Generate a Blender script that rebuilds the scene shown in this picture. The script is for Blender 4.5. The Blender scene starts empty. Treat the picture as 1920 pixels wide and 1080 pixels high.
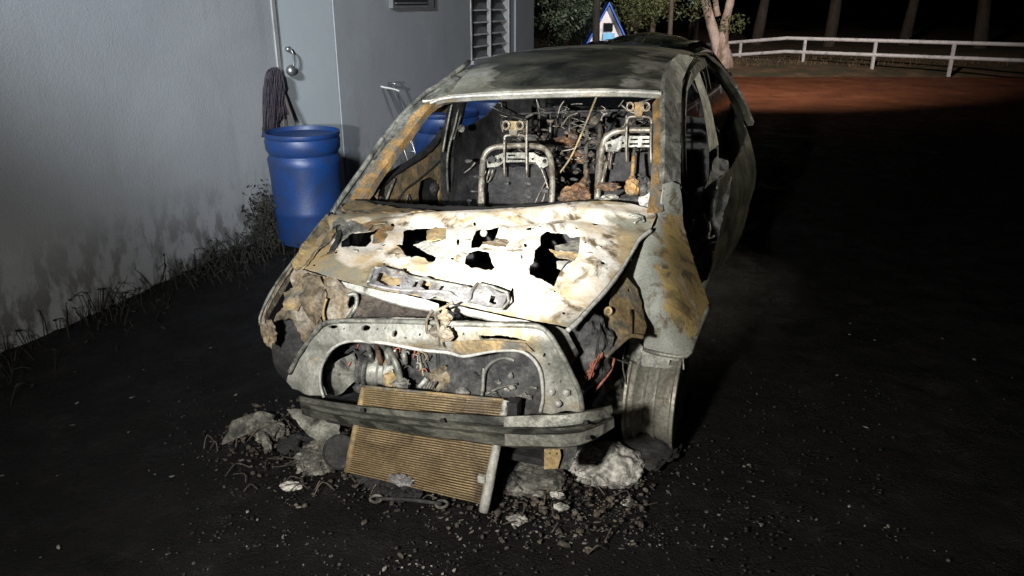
import bpy, bmesh, math, random
import numpy as np
from mathutils import Vector, noise, Matrix
from mathutils.geometry import delaunay_2d_cdt
R = math.radians
random.seed(7)
SC = bpy.context.scene
COL = SC.collection

# ------------------------------------------------------------------ camera
FPX, PITCH, CAMZ = 1442.0, R(20.5), 1.8
cam = bpy.data.cameras.new('camera')
cam.sensor_width = 36; cam.lens = FPX / 1920 * 36
cam.clip_start = 0.05; cam.clip_end = 400
camo = bpy.data.objects.new('camera', cam); COL.objects.link(camo)
camo.location = (0, 0, CAMZ); camo.rotation_euler = (R(90) - PITCH, 0, 0)
SC.camera = camo

# ------------------------------------------------------------------ world, lights, exposure
world = bpy.data.worlds.new('World'); SC.world = world; world.use_nodes = True
wn = world.node_tree.nodes; wl = world.node_tree.links
sky = wn.new('ShaderNodeTexSky'); sky.sky_type = 'NISHITA'; sky.sun_disc = False
sky.sun_elevation = R(-6); sky.sun_rotation = R(200)
wl.new(sky.outputs[0], wn['Background'].inputs[0]); wn['Background'].inputs[1].default_value = 0.15

def lamp(name, kind, loc, energy, color, target=None, **k):
    l = bpy.data.lights.new(name, kind); l.energy = energy; l.color = color
    for a, b in k.items(): setattr(l, a, b)
    o = bpy.data.objects.new(name, l); COL.objects.link(o); o.location = loc
    if target is not None:
        o.rotation_euler = (Vector(target) - Vector(loc)).to_track_quat('-Z', 'Y').to_euler()
    return o
# hand torch held left of the photographer: hot centre on the hood, wide beam over wreck and wall
TORCH = (-.75, .10, 1.70)
lamp('torch_light', 'SPOT', TORCH, 1700, (1.0, .96, .88), (.10, 3.42, .93), spot_size=R(23), spot_blend=1.0, shadow_soft_size=.02)
lamp('torch_beam_light', 'SPOT', TORCH, 690, (.97, .98, 1.0), (-.2, 5.2, 1.1), spot_size=R(54), spot_blend=1.0, shadow_soft_size=.02)
lamp('torch_spill_light', 'SPOT', TORCH, 430, (1.0, .96, .88), (.1, 3.3, .5), spot_size=R(115), spot_blend=1.0, shadow_soft_size=.09)
# yard lamp on a pole behind and left of the photographer
lamp('yard_light', 'SPOT', (-2.0, -.8, 3.7), 3200, (.86, .94, 1.0), (-1.25, 7.4, 1.75), spot_size=R(44), spot_blend=1.0, shadow_soft_size=.25)
# street lamp beyond the yard, out of frame to the right
lamp('street_light', 'SPOT', (5.0, 12.6, 5.0), 3400, (1.0, .86, .77), (4.6, 21.0, .7), spot_size=R(110), spot_blend=1.0, shadow_soft_size=.12)
lamp('roadside_light', 'SPOT', (8.0, 8.5, 4.6), 2300, (1.0, .93, .74), (1.25, 5.2, .85), spot_size=R(17), spot_blend=1.0, shadow_soft_size=.12)
vs = SC.view_settings
vs.view_transform = 'Standard'; vs.look = 'None'; vs.exposure = 0; vs.gamma = 1; vs.use_curve_mapping = False

# ------------------------------------------------------------------ pixel to place helpers
cp, sp_ = math.cos(PITCH), math.sin(PITCH)
TH = R(20); CO = np.array([-.22, 3.21, 0])
RM = np.array([[math.cos(TH), -math.sin(TH), 0], [math.sin(TH), math.cos(TH), 0], [0, 0, 1.]])
CAML = RM @ (np.array([0, 0, CAMZ]) - CO)
CAMW = np.array([0, 0, CAMZ])
def ray(x, y):
    a = (x - 960) / FPX; b = (540 - y) / FPX
    return np.array([a, cp + b * sp_, -sp_ + b * cp])
def depth(c):                      # control (x, y, axis, value): how far along the view that coordinate is reached
    x, y, ax, val = c
    if ax in 'uvw':
        i = 'uvw'.index(ax); d = RM @ ray(x, y); return (val - CAML[i]) / d[i]
    i = 'xyz'.index(ax); return (val - CAMW[i]) / ray(x, y)[i]
def L(x, y, ax, val):              # a point in the car's own frame
    return CAML + depth((x, y, ax, val)) * (RM @ ray(x, y))
def Wp(x, y, ax, val):             # a point in the world
    return CAMW + depth((x, y, ax, val)) * ray(x, y)
class Surf:                        # smooth surface through control points
    def __init__(s, ctrl, car=True):
        s.car = car
        P = np.array([(c[0] / 500., c[1] / 500.) for c in ctrl]); z = np.array([1 / depth(c) for c in ctrl]); n = len(P)
        s.P = P
        A = np.hstack([np.ones((n, 1)), P])
        if n <= 3:
            s.w = np.zeros(n); s.a = np.linalg.lstsq(A, z, rcond=None)[0]
        else:
            K = s.k(P); M = np.zeros((n + 3, n + 3)); M[:n, :n] = K + np.eye(n) * 1e-4; M[:n, n:] = A; M[n:, :n] = A.T
            sol = np.linalg.solve(M, np.concatenate([z, np.zeros(3)])); s.w = sol[:n]; s.a = sol[n:]
    def k(s, Q):
        r2 = ((Q[:, None, :] - s.P[None]) ** 2).sum(-1)
        return np.where(r2 > 1e-12, r2 * np.log(r2 + 1e-12), 0) * .5
    def __call__(s, x, y, nearer=0.0):
        q = np.array([[x / 500., y / 500.]])
        z = float(s.k(q)[0] @ s.w + s.a[0] + s.a[1] * q[0, 0] + s.a[2] * q[0, 1])
        t = 1 / z - nearer
        return CAML + t * (RM @ ray(x, y)) if s.car else CAMW + t * ray(x, y)

# ------------------------------------------------------------------ object helpers
def link(name, me, mat, parent=None, smooth=True):
    o = bpy.data.objects.new(name, me); COL.objects.link(o)
    if mat is not None: me.materials.append(mat)
    if smooth:
        me.polygons.foreach_set('use_smooth', [True] * len(me.polygons))
    if parent is not None: o.parent = parent
    return o
def from_bm(name, bm, mat, parent=None, smooth=True):
    me = bpy.data.meshes.new(name); bm.to_mesh(me); bm.free()
    return link(name, me, mat, parent, smooth)
def tag(o, label=None, cat=None, group=None, kind=None):
    if label: o['label'] = label
    if cat: o['category'] = cat
    if group: o['group'] = group
    if kind: o['kind'] = kind
    return o
def thing(name, label, cat, loc=(0, 0, 0), rz=0, group=None):
    o = bpy.data.objects.new(name, None); COL.objects.link(o); o.location = loc; o.rotation_euler = (0, 0, rz)
    o.empty_display_size = .1
    return tag(o, label, cat, group)
def inpoly(x, y, P):
    c = False; n = len(P); j = n - 1
    for i in range(n):
        xi, yi = P[i]; xj, yj = P[j]
        if (yi > y) != (yj > y) and x < (xj - xi) * (y - yi) / (yj - yi) + xi: c = not c
        j = i
    return c
def resample(P, sp, jag=0):
    out = []
    for i in range(len(P)):
        a = P[i]; b = P[(i + 1) % len(P)]; d = math.hypot(b[0] - a[0], b[1] - a[1]); n = max(1, int(round(d / sp)))
        for k in range(n):
            f = k / n; j = jag if k else jag * .5
            out.append((a[0] + (b[0] - a[0]) * f + random.uniform(-j, j), a[1] + (b[1] - a[1]) * f + random.uniform(-j, j)))
    return out
def disc(x, y, rx, ry=None, n=8, rot=0):
    ry = ry or rx; c, s = math.cos(rot), math.sin(rot)
    return [(x + rx * math.cos(t) * c - ry * math.sin(t) * s, y + rx * math.cos(t) * s + ry * math.sin(t) * c) for t in [2 * math.pi * i / n for i in range(n)]]
def fbm(p, f, seed=0):
    q = Vector((p[0] * f + seed, p[1] * f + seed * 1.7, p[2] * f - seed))
    return noise.noise(q) + .5 * noise.noise(q * 2.1) + .25 * noise.noise(q * 4.3)
def sheet(name, outline, fn, mat, parent, holes=(), sp=12, th=.005, crumple=None, jag=0, nearer=0.0, relief=None, esp=None, face=None, smooth=True, attr=None):
    """thin sheet of metal: outline and cut-outs in a 2-D map, fn places the map in space"""
    if isinstance(fn, (list, tuple)):
        S = Surf(fn); fn = lambda a, b: S(a, b, nearer)
    esp = esp or sp * .7
    O = resample(outline, esp, jag); H = [resample(h, esp * .8, jag * 1.2) for h in holes]
    V2 = []; E = []
    for loop in [O] + H:
        b = len(V2); V2 += loop; E += [(b + i, b + (i + 1) % len(loop)) for i in range(len(loop))]
    xs = [p[0] for p in O]; ys = [p[1] for p in O]
    y = min(ys); r = 0
    allp = np.array(V2)
    while y <= max(ys):
        x = min(xs) + (sp * .5 if r % 2 else 0)
        while x <= max(xs):
            px_, py_ = x + random.uniform(-.15, .15) * sp, y + random.uniform(-.15, .15) * sp
            if inpoly(px_, py_, O) and not any(inpoly(px_, py_, h) for h in H):
                if ((allp - (px_, py_)) ** 2).sum(1).min() > (sp * .35) ** 2: V2.append((px_, py_))
            x += sp
        y += sp * .87; r += 1
    vo, eo, fo, *_ = delaunay_2d_cdt([Vector(v) for v in V2], E, [], 0, 1e-5)
    keep = []
    for f in fo:
        cx = sum(vo[i][0] for i in f) / len(f); cy = sum(vo[i][1] for i in f) / len(f)
        if inpoly(cx, cy, O) and not any(inpoly(cx, cy, h) for h in H): keep.append(f)
    used = sorted({i for f in keep for i in f}); idx = {i: k for k, i in enumerate(used)}
    P = [Vector(fn(vo[i][0], vo[i][1])) for i in used]; Q = [vo[i] for i in used]
    F = [[idx[i] for i in f] for f in keep]
    # normals toward the viewer (or along face)
    def normals():
        N = [Vector((0, 0, 0)) for _ in P]
        for f in F:
            n = (P[f[1]] - P[f[0]]).cross(P[f[2]] - P[f[0]])
            for i in f: N[i] += n
        return [n.normalized() if n.length > 0 else Vector((0, 0, 1)) for n in N]
    N = normals()
    ref = sum(((Vector(face) if face else Vector(CAML) - P[i]).normalized().dot(N[i]) for i in range(len(P))))
    if ref < 0:
        F = [f[::-1] for f in F]; N = [-n for n in N]
    if crumple or relief:
        sd = random.uniform(0, 50)
        for i in range(len(P)):
            d = 0
            if crumple: d += crumple[0] * fbm(P[i], crumple[1], sd)
            if relief: d += relief(*Q[i])
            P[i] = P[i] + N[i] * d
        N = normals()
    n = len(P)
    verts = [tuple(p) for p in P] + [tuple(P[i] - N[i] * th) for i in range(n)]
    faces = [tuple(f) for f in F] + [tuple(n + i for i in f[::-1]) for f in F]
    cnt = {}
    for f in F:
        for a, b in zip(f, f[1:] + f[:1]): cnt[(a, b)] = 1
    for (a, b) in list(cnt):
        if (b, a) not in cnt: faces.append((b, a, n + a, n + b))
    me = bpy.data.meshes.new(name); me.from_pydata(verts, [], faces); me.update()
    if attr:
        at_ = me.attributes.new('mask', 'FLOAT', 'POINT'); vals = [attr(q[0], q[1]) for q in Q]; at_.data.foreach_set('value', vals + vals)
    o = link(name, me, mat, parent, smooth)
    if smooth:
        try: me.set_sharp_from_angle(angle=R(38))
        except Exception: pass
    return o
def catmull(P, n=6):
    P = [Vector(p) for p in P]
    if len(P) < 3: return P
    out = []
    for i in range(len(P) - 1):
        p0 = P[max(i - 1, 0)]; p1 = P[i]; p2 = P[i + 1]; p3 = P[min(i + 2, len(P) - 1)]
        for k in range(n):
            t = k / n
            out.append(.5 * ((2 * p1) + (p2 - p0) * t + (2 * p0 - 5 * p1 + 4 * p2 - p3) * t * t + (3 * p1 - p0 - 3 * p2 + p3) * t ** 3))
    out.append(P[-1]); return out
def add_tube(bm, path, r, sides=8, smooth=5, rough=0):
    P = catmull(path, smooth) if smooth else [Vector(p) for p in path]
    n = len(P); up = Vector((.13, .27, .95)); prev = None; rings = []
    for i, p in enumerate(P):
        t = (P[min(i + 1, n - 1)] - P[max(i - 1, 0)]).normalized()
        s = (t.cross(up) if prev is None else prev - t * prev.dot(t))
        if s.length < 1e-4: s = t.cross(Vector((1, 0, 0)))
        s.normalize(); prev = s; b = t.cross(s)
        if isinstance(r, (list, tuple)):
            q = i / max(1, n - 1) * (len(r) - 1); k = min(int(q), len(r) - 2); rr = r[k] + (r[k + 1] - r[k]) * (q - k)
        else: rr = r
        if rough: rr *= 1 + rough * noise.noise(p * 23)
        rings.append([bm.verts.new(p + (s * math.cos(2 * math.pi * k / sides) + b * math.sin(2 * math.pi * k / sides)) * rr) for k in range(sides)])
    for a, b in zip(rings, rings[1:]):
        for k in range(sides): bm.faces.new((a[k], a[(k + 1) % sides], b[(k + 1) % sides], b[k]))
    bm.faces.new(rings[0][::-1]); bm.faces.new(rings[-1])
def tube(name, path, r, mat, parent, sides=8, smooth=5, rough=0):
    bm = bmesh.new(); add_tube(bm, path, r, sides, smooth, rough)
    return from_bm(name, bm, mat, parent)
def add_box(bm, c, s, rot=None, taper=1, bevel=0):
    b2 = bmesh.new(); bmesh.ops.create_cube(b2, size=1)
    for v in b2.verts:
        k = taper if v.co.z > 0 else 1
        v.co = Vector((v.co.x * s[0] * k, v.co.y * s[1] * k, v.co.z * s[2]))
    if bevel: bmesh.ops.bevel(b2, geom=b2.edges[:] + b2.verts[:], offset=bevel, segments=2, affect='EDGES', profile=.6)
    M = Matrix.Translation(Vector(c)) @ (rot.to_4x4() if rot is not None else Matrix())
    m = {}
    for v in b2.verts: m[v] = bm.verts.new(M @ v.co)
    for f in b2.faces: bm.faces.new([m[v] for v in f.verts])
    b2.free()
def box(name, c, s, mat, parent=None, rot=None, bevel=.004, taper=1):
    bm = bmesh.new(); add_box(bm, c, s, rot, taper, bevel); return from_bm(name, bm, mat, parent, False)
def lathe(name, prof, c, axis, mat, parent=None, seg=48, a0=0, a1=2 * math.pi, wob=0):
    """prof: (radius, along-axis)"""
    ax = Vector(axis).normalized(); s = ax.orthogonal().normalized(); b = ax.cross(s); c = Vector(c); bm = bmesh.new()
    full = abs(a1 - a0 - 2 * math.pi) < 1e-6; rings = []
    for i in range(seg if full else seg + 1):
        t = a0 + (a1 - a0) * i / seg; d = s * math.cos(t) + b * math.sin(t)
        ring = []
        for r, h in prof:
            p = c + d * r + ax * h
            if wob: p = p + d * wob * fbm(p, 5, 3)
            ring.append(bm.verts.new(p))
        rings.append(ring)
    m = len(rings)
    for i in range(m if full else m - 1):
        A = rings[i]; B = rings[(i + 1) % m]
        for k in range(len(prof) - 1): bm.faces.new((A[k], B[k], B[k + 1], A[k + 1]))
    bmesh.ops.remove_doubles(bm, verts=bm.verts, dist=1e-5)
    bmesh.ops.recalc_face_normals(bm, faces=bm.faces)
    o = from_bm(name, bm, mat, parent)
    try: o.data.set_sharp_from_angle(angle=R(40))
    except Exception: pass
    return o
def add_lump(bm, c, s, amp=.3, f=3, sub=3, seed=None, rot=None):
    b2 = bmesh.new(); bmesh.ops.create_icosphere(b2, subdivisions=sub, radius=1); seed = random.uniform(0, 90) if seed is None else seed
    m = {}
    for v in b2.verts:
        n = v.co.normalized(); k = 1 + amp * fbm(n, f / 2, seed)
        p = Vector((n.x * s[0], n.y * s[1], n.z * s[2])) * k
        if rot is not None: p = rot @ p
        m[v] = bm.verts.new(Vector(c) + p)
    for q in b2.faces: bm.faces.new([m[v] for v in q.verts])
    b2.free()
def lump(name, c, s, mat, parent=None, amp=.3, f=3, sub=3, rot=None, smooth=False):
    bm = bmesh.new(); add_lump(bm, c, s, amp, f, sub, None, rot); return from_bm(name, bm, mat, parent, smooth)
def loft(name, rows, mat, parent, crumple=None, closed=True, smooth=True):
    """rows of equal length; each row is a line of points, the rows form a skin"""
    bm = bmesh.new(); G = []
    sd = random.uniform(0, 30)
    for r in rows:
        P = catmull(r, 5); q = []
        for p in P:
            if crumple: p = p + Vector((fbm(p, crumple[1], sd), fbm(p, crumple[1], sd + 9), fbm(p, crumple[1], sd + 19))) * crumple[0]
            q.append(bm.verts.new(p))
        G.append(q)
    m = len(G)
    for i in range(m if closed else m - 1):
        A = G[i]; B = G[(i + 1) % m]
        for k in range(len(A) - 1): bm.faces.new((A[k], A[k + 1], B[k + 1], B[k]))
    if closed:
        bm.faces.new([g[0] for g in G][::-1]); bm.faces.new([g[-1] for g in G])
    bmesh.ops.recalc_face_normals(bm, faces=bm.faces)
    o = from_bm(name, bm, mat, parent, smooth)
    try: o.data.set_sharp_from_angle(angle=R(35))
    except Exception: pass
    return o
def bez(a, b, n, sag=0):
    a = Vector(a); b = Vector(b)
    return [a.lerp(b, i / n) - Vector((0, 0, sag * 4 * (i / n) * (1 - i / n))) for i in range(n + 1)]

# ------------------------------------------------------------------ materials
def mat(name, cols, scale=6, soot=None, soot_amt=.5, soot_scale=3, rough=.7, metal=0., bump=.3, bscale=40, speck=.25, coat=0, detail=6, stretch=(1, 1, 1), sharp=.08, spec=.5, mask=None):
    """cols: colours spread over a noise ramp; soot: a second colour in large uneven patches"""
    m = bpy.data.materials.new(name); m.use_nodes = True; nt = m.node_tree; N = nt.nodes; K = nt.links
    B = N['Principled BSDF']; B.inputs['Metallic'].default_value = metal; B.inputs['Coat Weight'].default_value = coat
    B.inputs['Specular IOR Level'].default_value = spec
    tc = N.new('ShaderNodeTexCoord'); mp = N.new('ShaderNodeMapping'); mp.inputs['Scale'].default_value = stretch
    mp.inputs['Location'].default_value = (random.uniform(0, 9), random.uniform(0, 9), random.uniform(0, 9))
    K.new(tc.outputs['Object'], mp.inputs[0])
    def ns(sc, det=detail, dist=0., ro=.6):
        n = N.new('ShaderNodeTexNoise'); n.inputs['Scale'].default_value = sc; n.inputs['Detail'].default_value = det
        n.inputs['Roughness'].default_value = ro; n.inputs['Distortion'].default_value = dist; K.new(mp.outputs[0], n.inputs['Vector']); return n.outputs[0]
    r = N.new('ShaderNodeValToRGB'); e = r.color_ramp.elements
    for i in range(len(cols) - 2): e.new(.5)
    for i, c in enumerate(cols):
        e[i].position = .34 + .32 * i / max(1, len(cols) - 1); e[i].color = (*c, 1)
    K.new(ns(scale, dist=.4), r.inputs[0]); out = r.outputs[0]
    def mix(a, b, fac, mode='MIX'):
        x = N.new('ShaderNodeMix'); x.data_type = 'RGBA'; x.blend_type = mode
        for s, v in ((x.inputs[0], fac), (x.inputs[6], a), (x.inputs[7], b)):
            if hasattr(v, 'is_output'): K.new(v, s)
            elif isinstance(v, tuple): s.default_value = (*v, 1)
            else: s.default_value = v
        return x.outputs[2]
    def ramp(v, lo, hi):
        x = N.new('ShaderNodeMapRange'); x.inputs[1].default_value = lo; x.inputs[2].default_value = hi; K.new(v, x.inputs[0]); return x.outputs[0]
    if mask:
        r2 = N.new('ShaderNodeValToRGB'); e2 = r2.color_ramp.elements
        for i in range(len(mask) - 2): e2.new(.5)
        for i, c in enumerate(mask): e2[i].position = .34 + .32 * i / max(1, len(mask) - 1); e2[i].color = (*c, 1)
        K.new(ns(scale * 1.7, 9, .8), r2.inputs[0])
        am = N.new('ShaderNodeAttribute'); am.attribute_name = 'mask'
        ad = N.new('ShaderNodeMath'); ad.operation = 'MULTIPLY_ADD'; K.new(ns(scale * 2.2, 8, .5), ad.inputs[0]); ad.inputs[1].default_value = .9; K.new(am.outputs['Fac'], ad.inputs[2])
        out = mix(out, r2.outputs[0], ramp(ad.outputs[0], .87, 1.03))
    if soot:
        t = .62 - .24 * soot_amt
        out = mix(out, soot, ramp(ns(soot_scale, 8, .6, .65), t - sharp, t + sharp))
    if speck:
        k = ramp(ns(bscale * 1.6, 3), .35, .65); g = mix((1 - speck,) * 3, (1 + speck * .6,) * 3, k); out = mix(out, g, 1.0, 'MULTIPLY')
    K.new(out, B.inputs['Base Color'])
    rr = N.new('ShaderNodeMapRange'); rr.inputs[3].default_value = max(.05, rough - .15); rr.inputs[4].default_value = min(1, rough + .15)
    K.new(ns(scale * 3), rr.inputs[0]); K.new(rr.outputs[0], B.inputs['Roughness'])
    if bump:
        bp = N.new('ShaderNodeBump'); bp.inputs['Strength'].default_value = bump; bp.inputs['Distance'].default_value = .01
        K.new(ns(bscale, 5), bp.inputs['Height']); K.new(bp.outputs[0], B.inputs['Normal'])
    return m
def plain(name, c, rough=.6, metal=0, spec=.5):
    m = bpy.data.materials.new(name); m.use_nodes = True; B = m.node_tree.nodes['Principled BSDF']
    B.inputs['Base Color'].default_value = (*c, 1); B.inputs['Roughness'].default_value = rough; B.inputs['Metallic'].default_value = metal
    B.inputs['Specular IOR Level'].default_value = spec
    return m
M = {}
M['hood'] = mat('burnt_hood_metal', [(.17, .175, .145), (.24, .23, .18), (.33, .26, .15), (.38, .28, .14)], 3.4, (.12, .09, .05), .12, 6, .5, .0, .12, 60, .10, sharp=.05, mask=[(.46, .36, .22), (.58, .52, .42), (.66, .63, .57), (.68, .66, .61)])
M['pale'] = mat('pale_ash_metal', [(.30, .30, .27), (.48, .47, .43), (.62, .61, .57)], 9, (.12, .12, .10), .15, 9, .5, .1, .3, 50, .2)
M['lilac'] = mat('burnt_grey_steel', [(.17, .165, .17), (.27, .265, .27), (.36, .35, .35)], 12, (.10, .09, .08), .25, 10, .5, .2, .2, 60, .25)
M['support'] = mat('burnt_support_metal', [(.17, .175, .15), (.28, .28, .245), (.42, .415, .37)], 8, (.30, .22, .10), .06, 4, .5, .15, .3, 50, .25)
M['tan'] = mat('tan_rust_metal', [(.15, .115, .06), (.30, .215, .10), (.42, .31, .16)], 8, (.10, .095, .08), .35, 7, .7, 0, .4, 45, .3)
M['brown'] = mat('brown_charred_metal', [(.05, .042, .03), (.15, .115, .07), (.26, .20, .12)], 11, (.28, .25, .20), .3, 9, .75, 0, .6, 40, .35)
M['orange'] = mat('orange_rust_metal', [(.13, .085, .035), (.30, .17, .055), (.42, .26, .10)], 9, (.12, .12, .10), .4, 8, .75, 0, .4, 60, .3)
M['fender'] = mat('burnt_fender_metal', [(.19, .20, .17), (.235, .245, .215), (.28, .285, .25)], 4, (.10, .085, .055), .14, 14, .55, .0, .2, 80, .2, sharp=.05, mask=[(.10, .078, .042), (.22, .16, .065), (.31, .225, .09), (.25, .19, .085), (.38, .33, .23)])
M['scorched'] = mat('scorched_brown', [(.028, .024, .021), (.06, .05, .042), (.11, .09, .072)], 14, (.16, .13, .10), .15, 12, .75, 0, .6, 45, .35)
M['soot'] = mat('black_soot', [(.004, .004, .004), (.010, .010, .010)], 12, None, 0, 1, .85, 0, .5, 40, .3)
M['roof'] = mat('sooty_roof_metal', [(.035, .037, .034), (.075, .076, .062), (.14, .135, .105)], 3.0, (.02, .022, .021), .22, 2.0, .34, .15, .12, 60, .18, stretch=(1, 1.6, 1), mask=[(.20, .19, .145), (.30, .29, .24), (.42, .42, .385)])
M['greymetal'] = mat('grey_burnt_metal', [(.14, .145, .125), (.25, .25, .215), (.36, .355, .31)], 10, (.05, .05, .045), .3, 8, .5, .25, .3, 50, .3)
M['beam'] = mat('sooty_beam_metal', [(.065, .067, .057), (.13, .13, .108), (.20, .195, .155)], 7, (.025, .026, .022), .42, 6, .55, .2, .3, 55, .3, stretch=(.6, 1, 1.6))
M['dark'] = mat('charred_dark', [(.007, .007, .008), (.018, .018, .020), (.036, .036, .036)], 12, None, 0, 1, .8, 0, .7, 35, .4)
M['char'] = mat('charred_grey', [(.03, .031, .031), (.065, .066, .063), (.12, .118, .108)], 14, (.02, .02, .02), .4, 9, .75, 0, .8, 40, .4)
M['seatmetal'] = mat('burnt_seat_metal', [(.13, .12, .105), (.24, .225, .19), (.34, .32, .27)], 16, (.09, .07, .05), .35, 15, .45, .4, .2, 60, .3)
M['rustdark'] = mat('dark_rust', [(.05, .03, .02), (.13, .07, .035), (.24, .14, .06)], 16, (.03, .03, .03), .3, 10, .8, 0, .5, 50, .3)
M['rim'] = mat('burnt_rim_alloy', [(.20, .195, .165), (.33, .32, .275), (.45, .435, .375)], 6, (.12, .10, .07), .35, 6, .45, .3, .25, 50, .3)
M['rubber'] = mat('burnt_rubber', [(.012, .012, .012), (.03, .03, .03), (.05, .05, .048)], 12, None, 0, 1, .85, 0, .7, 40, .4)
M['ash'] = mat('white_ash', [(.34, .325, .295), (.57, .55, .50), (.70, .68, .63)], 14, (.10, .10, .09), .3, 16, .9, 0, 1.0, 45, .3)
M['greyash'] = mat('grey_ash', [(.08, .078, .07), (.20, .19, .165), (.36, .35, .31)], 18, (.05, .05, .045), .35, 16, .9, 0, 1.0, 45, .35)
M['wire'] = mat('red_burnt_wire', [(.16, .05, .03), (.32, .10, .06), (.42, .2, .14)], 30, None, 0, 1, .7, 0, .2, 60, .3)
M['fin'] = mat('radiator_tube_metal', [(.19, .135, .06), (.30, .215, .105), (.42, .32, .17)], 5, (.10, .07, .04), .36, 5, .5, .3, .1, 60, .25)
M['finback'] = mat('radiator_fin', [(.045, .03, .014), (.085, .058, .026)], 10, None, 0, 1, .7, .2, .3, 120, .4)
M['gloss'] = mat('dark_body_paint', [(.02, .021, .018), (.045, .046, .037), (.08, .08, .06)], 5, (.10, .10, .075), .2, 4, .28, .2, .2, 40, .2, coat=.3)
M['wall'] = mat('painted_render', [(.31, .325, .35), (.335, .35, .375), (.36, .375, .395)], 1.3, (.29, .30, .315), .35, 1.1, .75, 0, .3, 70, .05, sharp=.2)
def add_grime(m):
    """splash dirt along the foot of the wall and faint runs down it"""
    nt = m.node_tree; N = nt.nodes; K = nt.links; B = N['Principled BSDF']; src = B.inputs['Base Color'].links[0].from_socket
    g = N.new('ShaderNodeNewGeometry'); sx = N.new('ShaderNodeSeparateXYZ'); K.new(g.outputs['Position'], sx.inputs[0])
    def ns(sc, st):
        mp = N.new('ShaderNodeMapping'); mp.inputs['Scale'].default_value = st; K.new(g.outputs['Position'], mp.inputs[0])
        n = N.new('ShaderNodeTexNoise'); n.inputs['Scale'].default_value = sc; n.inputs['Detail'].default_value = 8; n.inputs['Roughness'].default_value = .65; K.new(mp.outputs[0], n.inputs['Vector']); return n.outputs[0]
    def mr(v, a, b, c, d):
        x = N.new('ShaderNodeMapRange'); x.inputs[1].default_value = a; x.inputs[2].default_value = b; x.inputs[3].default_value = c; x.inputs[4].default_value = d; K.new(v, x.inputs[0]); return x.outputs[0]
    def op(o, a, b):
        x = N.new('ShaderNodeMath'); x.operation = o; x.use_clamp = True
        for i, v in enumerate((a, b)):
            if hasattr(v, 'is_output'): K.new(v, x.inputs[i])
            else: x.inputs[i].default_value = v
        return x.outputs[0]
    low = op('MULTIPLY', mr(sx.outputs[2], 0, .6, 1, 0), mr(ns(9.0, (1, 1, .45)), .45, .56, 0, .9))
    runs = op('MULTIPLY', mr(ns(5, (1, 1, .06)), .54, .74, 0, .28), mr(ns(1.2, (1, 1, 1)), .4, .65, 0, 1))
    fac = op('MAXIMUM', low, runs)
    mx = N.new('ShaderNodeMix'); mx.data_type = 'RGBA'; K.new(fac, mx.inputs[0]); K.new(src, mx.inputs[6]); mx.inputs[7].default_value = (.06, .055, .05, 1); K.new(mx.outputs[2], B.inputs['Base Color'])
add_grime(M['wall'])
M['door'] = mat('door_paint', [(.46, .51, .54), (.51, .56, .58)], 1.2, None, 0, 1, .5, 0, .1, 50, .03)
M['louvre'] = mat('louvre_metal', [(.32, .32, .31), (.42, .42, .41)], 6, (.2, .2, .2), .2, 4, .4, .2, .1, 50, .1)
M['slatface'] = mat('dull_slat_paint', [(.13, .135, .14), (.17, .175, .18)], 5, None, 0, 1, .6, 0, .1, 50, .1)
M['void'] = plain('dark_room', (.012, .012, .014), .8)
M['barrel'] = mat('blue_plastic', [(.005, .032, .135), (.006, .038, .155)], 2.5, (.016, .028, .07), .32, 5, .45, 0, .12, 40, .10, sharp=.16)
M['steel'] = plain('worn_steel', (.30, .30, .30), .35, .8)
M['ground'] = None
M['trunkpale'] = mat('pale_bark', [(.26, .20, .17), (.46, .37, .32), (.58, .49, .44)], 3, (.2, .13, .09), .3, 2.5, .8, 0, .6, 12, .2, stretch=(1, 1, .35))
M['trunk'] = mat('dark_bark', [(.05, .042, .032), (.11, .09, .07)], 4, None, 0, 1, .9, 0, .8, 14, .3, stretch=(1, 1, .3))
def leafmat(n, c):
    m = mat(n, [tuple(x * .6 for x in c), c, tuple(min(1, x * 1.5) for x in c)], 1.5, None, 0, 1, .55, 0, 0, 20, .2); return m
M['leaf'] = leafmat('leaf', (.055, .085, .055)); M['leaf2'] = leafmat('leaf_yellowish', (.09, .11, .045))
M['white'] = mat('white_paint', [(.62, .62, .64), (.74, .74, .76)], 3, (.4, .4, .4), .15, 5, .5, 0, .1, 40, .05)
M['blue'] = plain('blue_paint', (.03, .12, .6), .5)
M['pbluepanel'] = plain('light_blue_paint', (.18, .5, .8), .5)
M['glass'] = plain('dark_glass', (.01, .012, .014), .08)
M['carpaint'] = mat('dark_car_paint', [(.02, .022, .02), (.03, .032, .028)], 3, None, 0, 1, .25, .3, .05, 40, .05, coat=.5)
M['mop'] = mat('mop_string', [(.028, .022, .03), (.055, .045, .06)], 20, None, 0, 1, .95, 0, .8, 60, .3)
M['weed'] = mat('dry_weed', [(.008, .008, .006), (.022, .020, .012)], 8, None, 0, 1, .8, 0, 0, 20, .3)

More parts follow.
